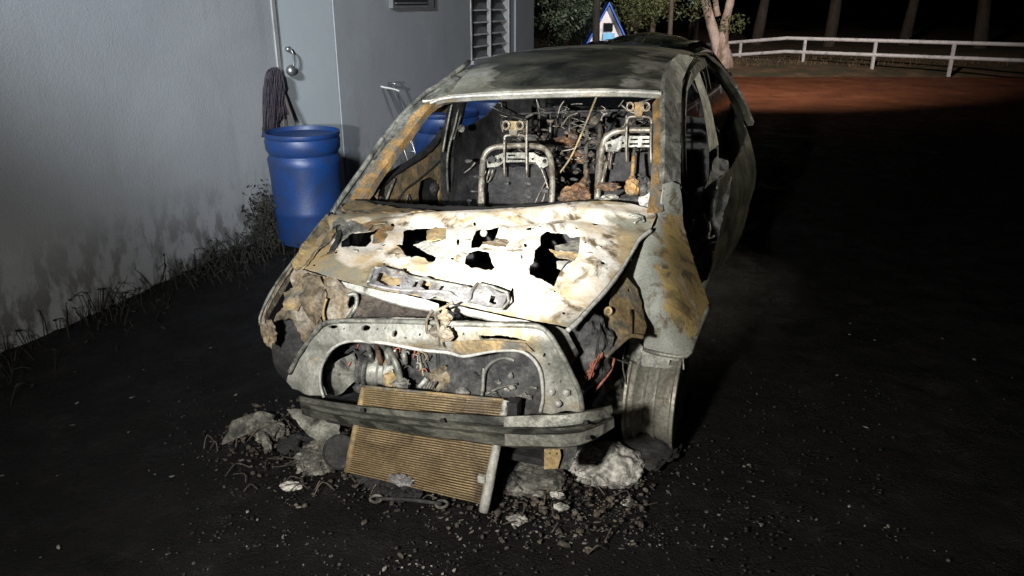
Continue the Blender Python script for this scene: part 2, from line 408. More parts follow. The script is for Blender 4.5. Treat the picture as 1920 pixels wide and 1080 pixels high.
# ------------------------------------------------------------------ ground
def make_ground():
    m = bpy.data.materials.new('burnt_ground'); m.use_nodes = True; nt = m.node_tree; N = nt.nodes; K = nt.links; B = N['Principled BSDF']
    geo = N.new('ShaderNodeNewGeometry')
    def ns(sc, det=8, ro=.6):
        n = N.new('ShaderNodeTexNoise'); n.inputs['Scale'].default_value = sc; n.inputs['Detail'].default_value = det; n.inputs['Roughness'].default_value = ro
        K.new(geo.outputs['Position'], n.inputs['Vector']); return n.outputs[0]
    def cr(v, st):
        r = N.new('ShaderNodeValToRGB'); e = r.color_ramp.elements
        while len(e) < len(st): e.new(.5)
        for i, (p, c) in enumerate(st): e[i].position = p; e[i].color = (*c, 1)
        K.new(v, r.inputs[0]); return r.outputs[0]
    burnt = cr(ns(5, 12, .72), [(.34, (.0018, .0015, .0016)), (.50, (.0044, .0037, .0038)), (.60, (.011, .0095, .0090)), (.70, (.028, .025, .024)), (.82, (.09, .085, .078))])
    dirt = cr(ns(1.3), [(.3, (.085, .026, .010)), (.55, (.16, .052, .020)), (.75, (.23, .10, .045))])
    sepy = N.new('ShaderNodeSeparateXYZ'); K.new(geo.outputs['Position'], sepy.inputs[0])
    ad = N.new('ShaderNodeMath'); ad.operation = 'MULTIPLY_ADD'; K.new(ns(.6), ad.inputs[0]); ad.inputs[1].default_value = 3.0; K.new(sepy.outputs[1], ad.inputs[2])
    mr = N.new('ShaderNodeMapRange'); mr.inputs[1].default_value = 12.0; mr.inputs[2].default_value = 15.0; K.new(ad.outputs[0], mr.inputs[0])
    mx = N.new('ShaderNodeMix'); mx.data_type = 'RGBA'; K.new(mr.outputs[0], mx.inputs[0]); K.new(burnt, mx.inputs[6]); K.new(dirt, mx.inputs[7])
    K.new(mx.outputs[2], B.inputs['Base Color'])
    rr = N.new('ShaderNodeMapRange'); rr.inputs[1].default_value = .35; rr.inputs[2].default_value = .7; rr.inputs[3].default_value = .38; rr.inputs[4].default_value = .95
    K.new(ns(4), rr.inputs[0]); K.new(rr.outputs[0], B.inputs['Roughness'])
    bp = N.new('ShaderNodeBump'); bp.inputs['Strength'].default_value = 1.0; bp.inputs['Distance'].default_value = .035; gr = N.new('ShaderNodeMath'); gr.operation = 'MULTIPLY_ADD'; K.new(ns(95, 4), gr.inputs[0]); gr.inputs[1].default_value = .6; K.new(ns(16, 10, .7), gr.inputs[2]); K.new(gr.outputs[0], bp.inputs['Height']); K.new(bp.outputs[0], B.inputs['Normal'])
    B.inputs['Specular IOR Level'].default_value = .3
    bm = bmesh.new(); xs = sorted(set([-120, -60, -30, -18, -12] + [-8 + .2 * i for i in range(23)] + [-3.5 + .035 * i for i in range(200)] + [3.6 + .2 * i for i in range(22)] + [8, 10, 12, 15, 18, 22, 30, 60, 120])); ys = sorted(set([-40, -10, -2] + [0 + .2 * i for i in range(5)] + [1.0 + .035 * i for i in range(150)] + [6.3 + .2 * i for i in range(14)] + [9 + .6 * i for i in range(45)] + [40, 60, 120, 200]))
    def gz(x, y):
        d = .035 * fbm((x, y, 0), 1.6) + .018 * fbm((x, y, 3), 6) if (abs(x) < 9 and y < 12) else 0
        if abs(x) < 4 and .9 < y < 6.4: d += .010 * fbm((x, y, 1), 13) + .006 * fbm((x, y, 7), 34) - .006 * max(0, noise.noise(Vector((x * 2.1, y * 2.1, 4))))
        near = math.exp(-((x + .2) ** 2 / 5 + (y - 3.8) ** 2 / 9)); d *= (1 - .55 * near)
        return d - .03
    G = [[bm.verts.new((x, y, gz(x, y))) for x in xs] for y in ys]
    for j in range(len(ys) - 1):
        for i in range(len(xs) - 1): bm.faces.new((G[j][i], G[j][i + 1], G[j + 1][i + 1], G[j + 1][i]))
    M['ground'] = m
    o = from_bm('ground', bm, m); tag(o, 'dark burnt soil ground under the wreck turning to red dirt', 'ground', kind='structure')
make_ground()

# ------------------------------------------------------------------ building on the left
WD = Vector((math.sin(R(21)), math.cos(R(21)), 0)); WN = Vector((math.cos(R(21)), -math.sin(R(21)), 0)); W0 = Vector((-2.02, 6.07, 0))
def wall_t(x, y=100):              # distance along the wall where the view through (x, y) meets it
    d = Vector(ray(x, y)); c = Vector(CAMW); t = (W0 - c).dot(WN) / d.dot(WN); p = c + d * t
    return (p - W0).dot(WD), p.z
BLD = thing('building', 'pale grey rendered building wall behind the blue barrels', 'building', W0, -R(21))   # local x: out of wall, y: along wall
def wbox(name, t0, t1, z0, z1, x0, x1, m, parent, bevel=.004): return box(name, ((x0 + x1) / 2, (t0 + t1) / 2, (z0 + z1) / 2), (x1 - x0, t1 - t0, z1 - z0), m, parent, None, bevel)
tC = wall_t(997, 60)[0]; td0, td1 = wall_t(526, 120)[0], wall_t(633, 120)[0]
tw0, tw1 = wall_t(882, 50)[0], wall_t(955, 50)[0]; tv0, tv1 = wall_t(728, 5)[0], wall_t(806, 5)[0]
zwb = wall_t(915, 108)[1]; zvb = wall_t(765, 15)[1]
H = 3.4; DH = 2.12
# wall as solid pieces around its openings
wbox('wall', -9, td0, -.2, H, -.2, 0, M['wall'], BLD); wbox('wall', td0, td1, DH, H, -.2, 0, M['wall'], BLD)
wbox('wall', td1, tw0, -.2, H, -.2, 0, M['wall'], BLD)
wbox('wall', tw0, tw1, -.2, zwb, -.2, 0, M['wall'], BLD); wbox('wall', tw0, tw1, zwb + 1.3, H, -.2, 0, M['wall'], BLD)
wbox('wall', tw1, tC, -.2, H, -.2, 0, M['wall'], BLD)
wbox('wall', tC - .2, tC, -.2, H, -6, -.2, M['wall'], BLD)
wbox('roof', -9.2, tC + .25, H, H + .15, -6.2, .3, M['wall'], BLD)
wbox('corner_trim', tC - .75, tC + .012, -.2, H, .003, .03, M['wall'], BLD)
dr = wbox('door', td0 + .012, td1 - .008, .03, DH - .01, -.06, -.008, M['door'], BLD)
wbox('door_frame', td0 - .05, td0 - .003, 0, DH + .05, -.05, .012, M['louvre'], BLD); wbox('door_frame', td0 - .05, td1 + .05, DH + .003, DH + .05, -.05, .012, M['louvre'], BLD)
hb = bmesh.new()
ht, hz = wall_t(538, 92); ht2, hz2 = wall_t(540, 132)
add_tube(hb, [(.02, ht, hz), (.05, ht, hz - .02), (.05, ht + .01, hz - .1), (.03, ht, hz - .17), (-.005, ht, hz - .19)], .008)
add_tube(hb, [(-.01, ht, hz), (.025, ht, hz)], .02)
from_bm('door_handle', hb, M['steel'], dr)
lump('door_knob', (.03, ht2, hz2), (.04, .045, .045), M['steel'], dr, .05, 2, 3, None, True)
# louvre window
wv = wbox('window', tw0, tw1, zwb, zwb + 1.3, -.19, -.16, M['void'], BLD)
n = 9
for i in range(n):
    z = zwb + .07 + i * .145
    bm = bmesh.new(); add_box(bm, (-.075, (tw0 + tw1) / 2, z), (.012, tw1 - tw0 - .06, .15), Matrix.Rotation(R(-32), 3, 'Y'), 1, .002); from_bm('slat', bm, M['slatface'], wv, False)
    wbox('slat_glint', tw0 + .03, tw1 - .03, z - .072, z - .054, -.034, -.016, M['white'], wv, .003)  # white strip painting in the light caught along each slat's edge
wbox('mullion', (tw0 + tw1) / 2 - .02, (tw0 + tw1) / 2 + .02, zwb, zwb + 1.3, -.05, .0, M['louvre'], wv)
for a, b in ((tw0, tw0 + .04), (tw1 - .04, tw1)): wbox('frame', a, b, zwb, zwb + 1.3, -.14, .012, M['louvre'], wv)
wbox('sill', tw0 - .03, tw1 + .03, zwb - .05, zwb - .002, -.1, .05, M['wall'], wv)
# wall air vent
ve = wbox('vent', tv0, tv1, zvb, zvb + .4, .003, .05, M['slatface'], BLD)
wbox('vent_recess', tv0 + .02, tv1 - .16, zvb + .03, zvb + .37, .05, .056, M['void'], ve)
for i in range(7): wbox('vent_slat', tv0 + .03, tv1 - .2, zvb + .04 + i * .05, zvb + .055 + i * .05, .057, .072, M['slatface'], ve)

# ------------------------------------------------------------------ blue barrels
def barrel(x, y, label, rz, s=1.0):
    t = thing('blue_barrel', label, 'barrel', (x, y, 0), rz, 'blue plastic barrels by the wall'); t.scale = (s, s, s)
    pr = [(.0, .012), (.245, .012), (.262, .02), (.268, .06), (.272, .26), (.279, .28), (.272, .30), (.276, .55), (.284, .66), (.287, .70), (.272, .725), (.268, .735), (.276, .75), (.290, .775), (.294, .84), (.286, .865), (.292, .872), (.296, .885), (.294, .905), (.282, .908), (.276, .895), (.272, .86), (.262, .86)]
    lathe('body', pr, (0, 0, 0), (0, 0, 1), M['barrel'], t, 64)
    lathe('lid', [(.274, .862), (.22, .856), (.0, .852)], (0, 0, .012), (0, 0, 1), M['barrel'], t, 48)
    return t
b1 = Wp(560, 455, 'z', 0.); barrel(-1.60, 5.90, 'blue plastic barrel in front of the pale door, nearest of the barrels', .4, .96)
barrel(-.58, 6.8, 'blue plastic barrel seen through the side window opening of the wreck', 1.2)
barrel(-.17, 7.95, 'farthest blue plastic barrel glimpsed behind the wreck near the roof edge', 2.2)

# mop leaning on the wall, head up, behind the first barrel
def wallpt(x, y, off):
    t, z = wall_t(x, y); p = W0 + WD * t + WN * off; return Vector((p.x, p.y, z))
mp = thing('string_mop', 'dark string mop leaning head up against the wall behind the barrel', 'mop', wallpt(505, 420, .2))
mp.location.z = 0; ml = Vector(mp.location)
top = wallpt(503, 135, .06)
tube('handle', [wallpt(533, 300, .22) - ml, wallpt(520, 185, .08) - ml, top - ml], .013, M['trunk'], mp)
bm = bmesh.new()
for i in range(260):
    a = random.uniform(0, 1); x0 = 486 + 34 * a; yb = 250 if a < .5 else random.uniform(185, 225)
    mid = wallpt(x0 - 3 + random.uniform(-4, 4), 165, .05 + .05 * random.random()); end = wallpt(x0 - 2 + random.uniform(-5, 5), yb + random.uniform(-8, 8), .03 + .06 * random.random())
    st = wallpt(500 + (x0 - 503) * .55, 128 + abs(x0 - 503) * .5 + random.uniform(-4, 4), .05 + .05 * random.random())
    add_tube(bm, [st - ml, mid - ml, end - ml], .0055, 4, 3, .4)
from_bm('mop_head', bm, M['mop'], mp); bm = None

# folding metal cart frame leaning on the wall
ct = thing('folding_cart_frame', 'thin folding metal cart frame leaning against the wall beside the wreck', 'cart', wallpt(765, 300, .25)); ct.location.z = 0; cl = Vector(ct.location)
q = lambda x, y, o: Vector(Wp(x, y, 'y', 7.35 - o)) - cl
for a, b in (((716, 164, .0), (775, 330, .45)), ((727, 166, -.1), (800, 335, .30)), ((742, 168, .0), (792, 330, .5))): tube('leg', [q(*a), q(*b)], .009, M['steel'], ct, 6, 0)
tube('handle_bar', [q(714, 162, .0), q(722, 164, .0), q(738, 167, 0), q(749, 171, 0)], .012, M['louvre'], ct, 8)
tube('cross_bar', [q(728, 156, -.1), q(742, 157, -.05)], .008, M['steel'], ct, 6, 0); tube('cross_bar', [q(733, 155, -.1), q(742, 168, 0)], .008, M['steel'], ct, 6, 0)
tube('cross_bar', [q(738, 225, .18), q(764, 222, .2)], .008, M['steel'], ct, 6, 0); tube('cross_bar', [q(760, 285, .32), q(782, 283, .36)], .008, M['steel'], ct, 6, 0)

# ================================================================== the burnt car
CAR = thing('burnt_car', 'burnt-out hatchback wreck with ash-white holed hood', 'car', tuple(CO), -TH)
V3 = lambda *a: Vector(a)
# ---- hood
HC = [(648, 398, 'w', .875), (780, 396, 'w', .90), (935, 392, 'w', .915), (1080, 380, 'w', .935), (1228, 402, 'w', .90), (570, 503, 'w', .785), (690, 537, 'w', .775), (810, 557, 'w', .775), (950, 588, 'w', .755),
      (1065, 612, 'w', .735), (900, 480, 'w', .865), (690, 460, 'w', .845), (1120, 490, 'w', .845), (1160, 500, 'w', .815), (612, 420, 'w', .85)]
HS = Surf(HC)
hood_out = [(640, 402), (700, 403), (800, 400), (900, 394), (1000, 389), (1075, 379), (1130, 376), (1180, 381), (1215, 390), (1229, 399), (1230, 409), (1221, 426), (1200, 441), (1188, 462), (1165, 500), (1140, 533), (1110, 566), (1085, 594), (1065, 612),
            (1040, 607), (1000, 601), (960, 592), (900, 579), (850, 567), (800, 557), (760, 550), (700, 540), (650, 527), (610, 515), (572, 503), (557, 494), (562, 478), (590, 452), (618, 425), (614, 408)]
H1 = [(640, 450), (653, 439), (662, 433), (683, 429), (714, 424), (708, 431), (695, 440), (696, 451), (685, 461), (672, 461), (659, 459), (641, 466)]
H2 = [(757, 433), (764, 426), (780, 422), (817, 421), (838, 424), (836, 446), (817, 452), (836, 470), (818, 479), (815, 489), (803, 489), (796, 482), (782, 478), (768, 481), (759, 478), (754, 467), (741, 461), (754, 456)]
H3 = [(903, 424), (937, 426), (930, 441), (956, 452), (950, 462), (922, 458), (905, 455), (898, 463), (883, 463), (884, 450), (893, 430)]
H3b = [(880, 470), (897, 466), (905, 468), (917, 470), (921, 485), (928, 503), (922, 509), (908, 504), (895, 500), (885, 505), (872, 497), (874, 480)]
H4 = [(1013, 442), (1027, 433), (1062, 435), (1068, 441), (1088, 444), (1085, 472), (1078, 486), (1064, 493), (1050, 509), (1039, 535), (1025, 527), (1013, 521), (993, 516), (993, 496), (1000, 490), (1003, 467), (1013, 458)]
small = [disc(995, 429, 9, 4), disc(1117, 418, 6, 4.5), disc(1040, 547, 2.6), disc(1057, 587, 3), disc(960, 548, 3, 10, 8, .2), disc(951, 536, 2), disc(872, 533, 2.3), disc(720, 460, 3.5, 2.5), disc(720, 494, 2.5), disc(630, 473, 2.5), disc(589, 497, 2.5),
         disc(859, 455, 3, 7), disc(1081, 429, 2.5), disc(1130, 493, 5, 3.5), disc(985, 461, 3.5), disc(978, 483, 2.5, 5), disc(890, 418, 2.5), disc(736, 420, 4, 2), disc(1013, 426, 3, 2), disc(848, 484, 3), disc(1098, 455, 2)]
shadow_slots = [[(700, 508), (707, 511), (701, 531), (695, 529)], [(775, 530), (785, 530), (779, 545), (770, 544)], [(792, 532), (806, 536), (801, 549), (788, 546)], [(824, 540), (833, 542), (823, 553), (815, 551)], [(918, 558), (931, 558), (930, 572), (915, 569)], [(858, 552), (884, 556), (880, 566), (860, 561)]]  # cut through the hood to stand in for shadows under the reinforcement
def hood_ash_glare(x, y):             # ash and molten alloy round the cut-outs, with torch hot-spot glare painted in
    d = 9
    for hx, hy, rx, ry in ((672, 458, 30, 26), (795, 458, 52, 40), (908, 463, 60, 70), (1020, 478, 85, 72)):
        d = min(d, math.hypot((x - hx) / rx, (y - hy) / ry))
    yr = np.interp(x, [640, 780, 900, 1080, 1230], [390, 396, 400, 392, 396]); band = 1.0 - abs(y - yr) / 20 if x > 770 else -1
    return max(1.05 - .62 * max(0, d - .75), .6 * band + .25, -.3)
def hood_relief(x, y):
    d = 0
    # pressed ridge along the rear and swages round the cut-outs
    yr = np.interp(x, [640, 900, 1080, 1230], [404, 396, 384, 404])
    d += .012 * math.exp(-((y - yr - 8) / 8) ** 2) - .012 * math.exp(-((y - yr - 24) / 6) ** 2)
    for hx, hy, rx, ry in ((680, 447, 48, 30), (795, 455, 52, 44), (908, 463, 42, 50), (1045, 485, 66, 62)):
        k = math.hypot((x - hx) / rx, (y - hy) / ry); d += .006 * math.exp(-((k - 1.05) / .13) ** 2) - .005 * (1 if k < .85 else 0)
    return d
hood = sheet('hood', hood_out, lambda a, b: HS(a, b), M['hood'], CAR, [H1, H2, H3, H3b, H4] + small + shadow_slots, 9, .003, (.0018, 9), .45, relief=hood_relief, esp=5, attr=hood_ash_glare)
# rolled edges of the hood
tube('rolled_edge', [HS(x, y, .004) - np.array([0, 0, .012]) for x, y in ((1222, 426), (1200, 443), (1187, 464), (1164, 502), (1139, 536), (1109, 569), (1084, 597), (1064, 614))], .009, M['pale'], hood, 8, 4, .2)
tube('rolled_edge', [HS(x, y, .0) - np.array([0, 0, .012]) for x, y in ((648, 404), (720, 404), (800, 401), (900, 395), (1000, 390), (1075, 380), (1130, 377), (1185, 383), (1226, 397))], .010, M['pale'], hood, 8, 4, .15)
tube('rolled_edge', [HS(x, y, .0) - np.array([0, 0, .010]) for x, y in ((612, 416), (588, 450), (560, 480), (558, 495))], .010, M['tan'], hood, 8, 4, .3)
# torn flaps hanging in the cut-outs
def flap(pts, near, m, cr=.008):
    return sheet('torn_flap', pts, lambda a, b: HS(a, b, near), m, hood, (), 7, .003, (cr, 14), .8, esp=4)
flap([(800, 432), (818, 424), (838, 424), (838, 450), (800, 452)], -.03, M['tan']); flap([(775, 459), (800, 452), (838, 455), (836, 472), (818, 479), (800, 474), (788, 466)], -.035, M['pale'])
flap([(936, 430), (960, 452), (925, 451)], -.03, M['tan']); flap([(905, 455), (952, 452), (958, 460), (922, 466)], -.03, M['brown'])
flap([(1040, 462), (1064, 455), (1088, 445), (1088, 452), (1085, 470), (1066, 470), (1042, 470)], -.04, M['greymetal']); flap([(1030, 470), (1064, 469), (1085, 474), (1076, 486), (1045, 482)], -.05, M['tan']); flap([(1043, 492), (1066, 488), (1052, 508), (1044, 503)], -.06, M['pale'])
flap([(700, 440), (716, 426), (738, 424), (730, 440), (720, 452), (698, 456)], .004, M['orange'])
lump('bolt', HS(907, 437, -.03), (.016, .016, .016), M['pale'], hood, .1, 2, 2)
for x, y, a in ((1190, 408, .3), (1204, 412, 2.0), (1196, 416, 1.2)):
    c = HS(x, y, .01); tube('hinge_scrap', [c + V3(-.03 * math.cos(a), -.03 * math.sin(a), 0), c + V3(0, 0, .012), c + V3(.03 * math.cos(a), .03 * math.sin(a), .004)], .007, M['greymetal'], hood, 6)
# crushed patches near the hood's left rear corner
sheet('hinge_plate', [(625, 420), (640, 408), (672, 406), (690, 415), (690, 430), (668, 436), (650, 442), (636, 452), (626, 448)], lambda a, b: HS(a, b, .012), M['greymetal'], hood, (), 7, .004, (.018, 16), 1)
sheet('rear_flange', [(648, 397), (720, 398), (790, 398), (800, 408), (760, 416), (735, 412), (722, 420), (700, 420), (690, 430), (672, 425), (655, 412)], lambda a, b: HS(a, b, .010), M['orange'], hood, (), 8, .004, (.008, 12), 1)
# latch reinforcement torn off and lying on the hood's front edge
RB = [(697, 501), (705, 499), (752, 506), (757, 513), (800, 521), (850, 533), (884, 541), (893, 531), (905, 534), (952, 549), (942, 580), (915, 574), (885, 570), (860, 562), (800, 556), (765, 549), (690, 532), (700, 520)]
bm = bmesh.new()
for hx, hy, rx, ry in ((680, 447, 46, 26), (795, 455, 50, 40), (908, 463, 40, 48), (1045, 485, 62, 58)):
    for i in range(11):
        a = random.uniform(0, 6.28); k = random.uniform(.85, 1.3); x, y = hx + rx * k * math.cos(a), hy + ry * k * math.sin(a)
        if any(inpoly(x, y, h) for h in (H1, H2, H3, H3b, H4)) or not inpoly(x, y, hood_out): continue
        z = random.uniform(.004, .012); add_lump(bm, HS(x, y, .003), (z * 1.6, z * 1.2, z * .4), .5, 4, 2)
tag(from_bm('melted_blobs', bm, M['pale'], hood), kind='stuff')
SF = [(614, 406), (630, 424), (632, 440), (612, 462), (590, 480), (574, 500), (553, 503), (549, 494), (566, 468), (590, 440), (604, 420)]
sheet('side_flange', SF, lambda a, b: HS(a, b, .016), M['tan'], hood, (), 6, .006, (.012, 12), .6, relief=lambda x, y: .016 * math.sin((x * .75 + y * .62 - 770) / 5.5))
sheet('hinge_scrap', [(622, 424), (640, 418), (640, 440), (634, 460), (622, 470), (612, 474), (628, 448)], lambda a, b: HS(a, b, .03), M['dark'], hood, (), 6, .006, (.014, 14), .8)
rein = sheet('latch_reinforcement', RB, lambda a, b: HS(a, b, .06), M['lilac'], hood,
      [[(712, 512), (754, 519), (750, 538), (706, 529)], [(778, 524), (787, 524), (781, 540), (773, 539)], [(793, 525), (808, 530), (803, 545), (788, 540)], [(826, 534), (834, 536), (824, 548), (816, 546)], [(922, 553), (930, 551), (926, 562), (934, 564), (930, 569), (917, 565)], disc(762, 521, 2.5, 1.6), disc(760, 533, 2.5, 1.6), disc(909, 543, 2.5, 1.6), disc(765, 527, 2)],
      7, .006, (.007, 16), .7, esp=5, relief=lambda x, y: .006 * math.sin((x + y * .6) / 7.))
tube('reinforcement_rim', [HS(x, y, .062) for x, y in ((700, 501), (730, 505), (757, 512), (760, 516), (850, 534), (888, 543))], .006, M['greymetal'], hood, 6)
tube('reinforcement_rim', [HS(x, y, .064) for x, y in ((690, 532), (740, 543), (800, 546), (840, 548), (852, 556), (868, 563), (880, 560), (884, 546), (895, 531))], .006, M['lilac'], hood, 6)
tube('reinforcement_rim', [HS(x, y, .06) for x, y in ((700, 503), (695, 516), (690, 530))], .008, M['support'], hood, 6)
tube('reinforcement_rim', [HS(x, y, .06) for x, y in ((895, 531), (952, 549), (940, 580), (880, 569))], .005, M['greymetal'], hood, 6, 2)
box('spacer', HS(750, 510, .05), (.02, .03, .02), M['rustdark'], hood)

# ---- strip under the hood's front edge
def strip(name, top, bot, ax, vt, vb, m, th=.012, cr=.004):
    a = [Vector(L(x, y, ax, vt)) for x, y in top]; b = [Vector(L(x, y, ax, vb)) for x, y in bot]
    off = Vector((0, th, -th))
    return loft(name, [a, b, [p + off for p in b], [p + off for p in a]], m, CAR, (cr, 8))
strip('hood_front_lip', [(640, 528), (700, 542), (760, 553), (800, 563), (822, 570)], [(650, 540), (700, 556), (750, 570), (795, 580), (822, 583)], 'v', -.50, -.52, M['pale'])
strip('hood_front_lip', [(838, 568), (870, 577), (920, 588), (965, 598), (1010, 607)], [(846, 580), (880, 590), (920, 600), (960, 607), (990, 612)], 'v', -.53, -.55, M['pale'])
strip('crossmember', [(985, 606), (1020, 609), (1060, 616), (1075, 640), (1085, 660)], [(985, 613), (1015, 620), (1035, 632), (1050, 660), (1065, 690)], 'v', -.52, -.5, M['greymetal'])

# ---- cowl under the windscreen
sheet('cowl', [(640, 383), (668, 374), (700, 376), (780, 384), (900, 387), (1000, 383), (1090, 374), (1150, 376), (1225, 380), (1245, 392), (1235, 402), (1130, 392), (1000, 402), (850, 408), (700, 408), (646, 404)],
      [(640, 390, 'w', .84), (935, 386, 'w', .87), (1240, 390, 'w', .89), (935, 404, 'w', .865), (1100, 392, 'w', .88)], M['soot'], CAR, (), 14, .02, (.008, 12), 1)
sheet('cowl_corner', [(640, 390), (655, 374), (690, 378), (740, 388), (800, 392), (820, 396), (760, 400), (700, 399), (650, 397)], [(640, 390, 'w', .865), (800, 394, 'w', .895), (700, 378, 'w', .875)], M['tan'], CAR, (), 10, .012, (.01, 12), .7)
lump('ash_lump', L(1222, 380, 'w', .92), (.06, .03, .04), M['ash'], CAR, .5, 4)

# ---- windscreen pillars
def pillar(name, out, ctrl, m, th=.05, cr=(.006, 10), sp=10, face=None, rel=None): return sheet(name, out, ctrl, m, CAR, (), sp, th, cr, .4, face=face, relief=rel)
pillar('windscreen_pillar', [(646, 388), (668, 354), (702, 302), (737, 254), (776, 213), (806, 186), (824, 180), (836, 182), (818, 191), (803, 205), (772, 243), (733, 294), (703, 338), (676, 378), (660, 392)],
       [(628, 396, 'v', .40), (676, 378, 'v', .44), (720, 275, 'v', .74), (800, 190, 'v', 1.03), (852, 156, 'v', 1.2)], M['orange'], .045)
pillar('pillar_skin', [(624, 398), (642, 370), (678, 320), (716, 264), (756, 216), (794, 179), (828, 157), (870, 126), (880, 132), (850, 155), (826, 178), (806, 188), (778, 213), (739, 255), (704, 303), (670, 355), (648, 390), (636, 400)],
       [(628, 396, 'v', .405), (676, 378, 'v', .45), (720, 275, 'v', .745), (800, 190, 'v', 1.035), (852, 156, 'v', 1.2), (875, 128, 'v', 1.5)], M['greymetal'], .03)
strip_l = [L(x, y, 'v', v) for x, y, v in ((622, 400, .38), (642, 368, .45), (678, 318, .60), (716, 262, .78), (756, 214, .95), (794, 177, 1.07), (828, 155, 1.2), (880, 116, 1.55))]
tube('drip_rail', strip_l, .014, M['greymetal'], CAR, 6, 4, .15)
tube('seal_channel', [L(x, y, 'v', v) for x, y, v in ((672, 381, .47), (700, 345, .58), (735, 296, .74), (775, 244, .92), (806, 205, 1.05))], .012, M['dark'], CAR, 6, 4, .5)
pillar('windscreen_pillar', [(1232, 184), (1250, 182), (1249, 240), (1249, 300), (1246, 345), (1244, 395), (1222, 393), (1228, 350), (1231, 300), (1233, 240)], [(1240, 184, 'v', 1.03), (1238, 300, 'v', .68), (1232, 393, 'v', .42)], M['orange'], .04)
pillar('pillar_skin', [(1246, 170), (1249, 140), (1257, 115), (1272, 101), (1288, 103), (1300, 108), (1290, 125), (1280, 150), (1277, 190), (1276, 260), (1276, 330), (1278, 352), (1262, 348), (1244, 352), (1246, 300), (1247, 230)],
       [(1247, 170, 'v', 1.04), (1244, 350, 'v', .50), (1276, 350, 'v', .60), (1277, 180, 'v', 1.18), (1272, 102, 'v', 1.45), (1300, 108, 'v', 1.6)], M['greymetal'], .03, (.004, 12))
# ---- header and roof
hd = [(806, 190), (835, 180), (900, 175), (1000, 171), (1100, 168), (1180, 168), (1240, 171)]
vt = [1.02, 1.06, 1.10, 1.12, 1.12, 1.09, 1.03]
rowA = [L(x, y, 'v', v) for (x, y), v in zip(hd, vt)]; rowB = [L(x, y + 6, 'v', v - .012) for (x, y), v in zip(hd, vt)]; rowC = [L(x, y + 13, 'v', v + .0) for (x, y), v in zip(hd, vt)]
loft('windscreen_header', [rowA, rowB, rowC, [p + np.array([0, .05, -.01]) for p in rowC], [p + np.array([0, .05, -.02]) for p in rowA]], M['support'], CAR, (.003, 8))
tube('header_trim', [L(x, y + 4, 'v', v - .02) for (x, y), v in zip(hd, vt)], .008, M['pale'], CAR, 6, 4)
def W0f(v): return float(np.interp(v, [1.0, 1.12, 1.3, 1.5, 1.75, 2.0, 2.4, 2.8, 3.1], [1.345, 1.368, 1.425, 1.47, 1.508, 1.528, 1.522, 1.475, 1.41]))
_hu = [float(p[0]) for p in rowA]; _hw = [float(p[2]) for p in rowA]; _hv = [float(p[1]) for p in rowA]
def roofw(u, v):
    k = u / .66; hw_ = float(np.interp(u, _hu, _hw)) + .004; hv_ = float(np.interp(u, _hu, _hv)); q = min(1, max(0, (v - hv_) / .30)); q = 1 - (1 - q) ** 2
    return hw_ * (1 - q) + q * roofw0(u, v)
def roofw0(u, v):
    k = u / .66
    return W0f(v) - .055 * k * k - .05 * max(0, abs(k) - .8) ** 2 * 10 + .025 * u
rp = [(-.67, 1.02), (-.5, 1.08), (-.2, 1.125), (.1, 1.135), (.4, 1.12), (.64, 1.04), (.655, 1.4), (.64, 2.0), (.60, 2.6), (.55, 3.02), (.0, 3.08), (-.55, 3.02), (-.62, 2.6), (-.68, 2.0), (-.69, 1.4)]
sheet('roof_panel', rp, lambda u, v: (u, v, roofw(u, v)), M['roof'], CAR, (), .055, .012, (.0012, 4), .002, face=(0, 0, 1), relief=lambda u, v: .0015 * math.cos(u * 19), attr=lambda u, v: .12 + max(.85 * math.exp(-((u + .6) / .28) ** 2 - ((v - 1.25) / .35) ** 2), .62 * math.exp(-((u - .55) / .2) ** 2), .60 * math.exp(-((v - 2.1) / .25) ** 2), .7 * math.exp(-((v - 1.1) / .05) ** 2)))  # mask paints the left-front sheen into the colour, besides olive-tan areas
for s in (-1, 1):
    pts = [(s * .655, 1.1), (s * .67, 1.4), (s * .672, 1.8), (s * .67, 2.2), (s * .645, 2.6), (s * .59, 3.0)]
    loft('roof_rail', [[V3(u + s * a, v, roofw(u, v) + b) for u, v in pts] for a, b in ((-.02, .004), (.03, -.012), (.055, -.06), (.03, -.085), (-.03, -.03))], M['gloss' if s > 0 else 'greymetal'], CAR, (.004, 7))
    # side glass frame line and rear pillar
    P4 = [(.66, 2.45, 1.46), (.76, 2.78, 1.33), (.90, 2.86, 1.13), (.99, 2.80, .97)] if s > 0 else [(.60, 2.5, 1.44), (.70, 2.74, 1.28), (.79, 2.86, 1.08), (.84, 2.9, .90)]
    loft('rear_pillar', [[V3(s * (u + a), v + b, w) for u, v, w in P4] for a, b in ((0, 0), (.035, .03), (.03, .22), (-.04, .30), (-.07, .12))], M['gloss'], CAR, (.006, 6))
# roof bows under the burnt headlining
for v in (1.5, 2.0, 2.5): tube('roof_bow', [V3(u, v, roofw(u, v) - .03) for u in (-.62, -.3, 0, .3, .62)], .02, M['dark'], CAR, 6)

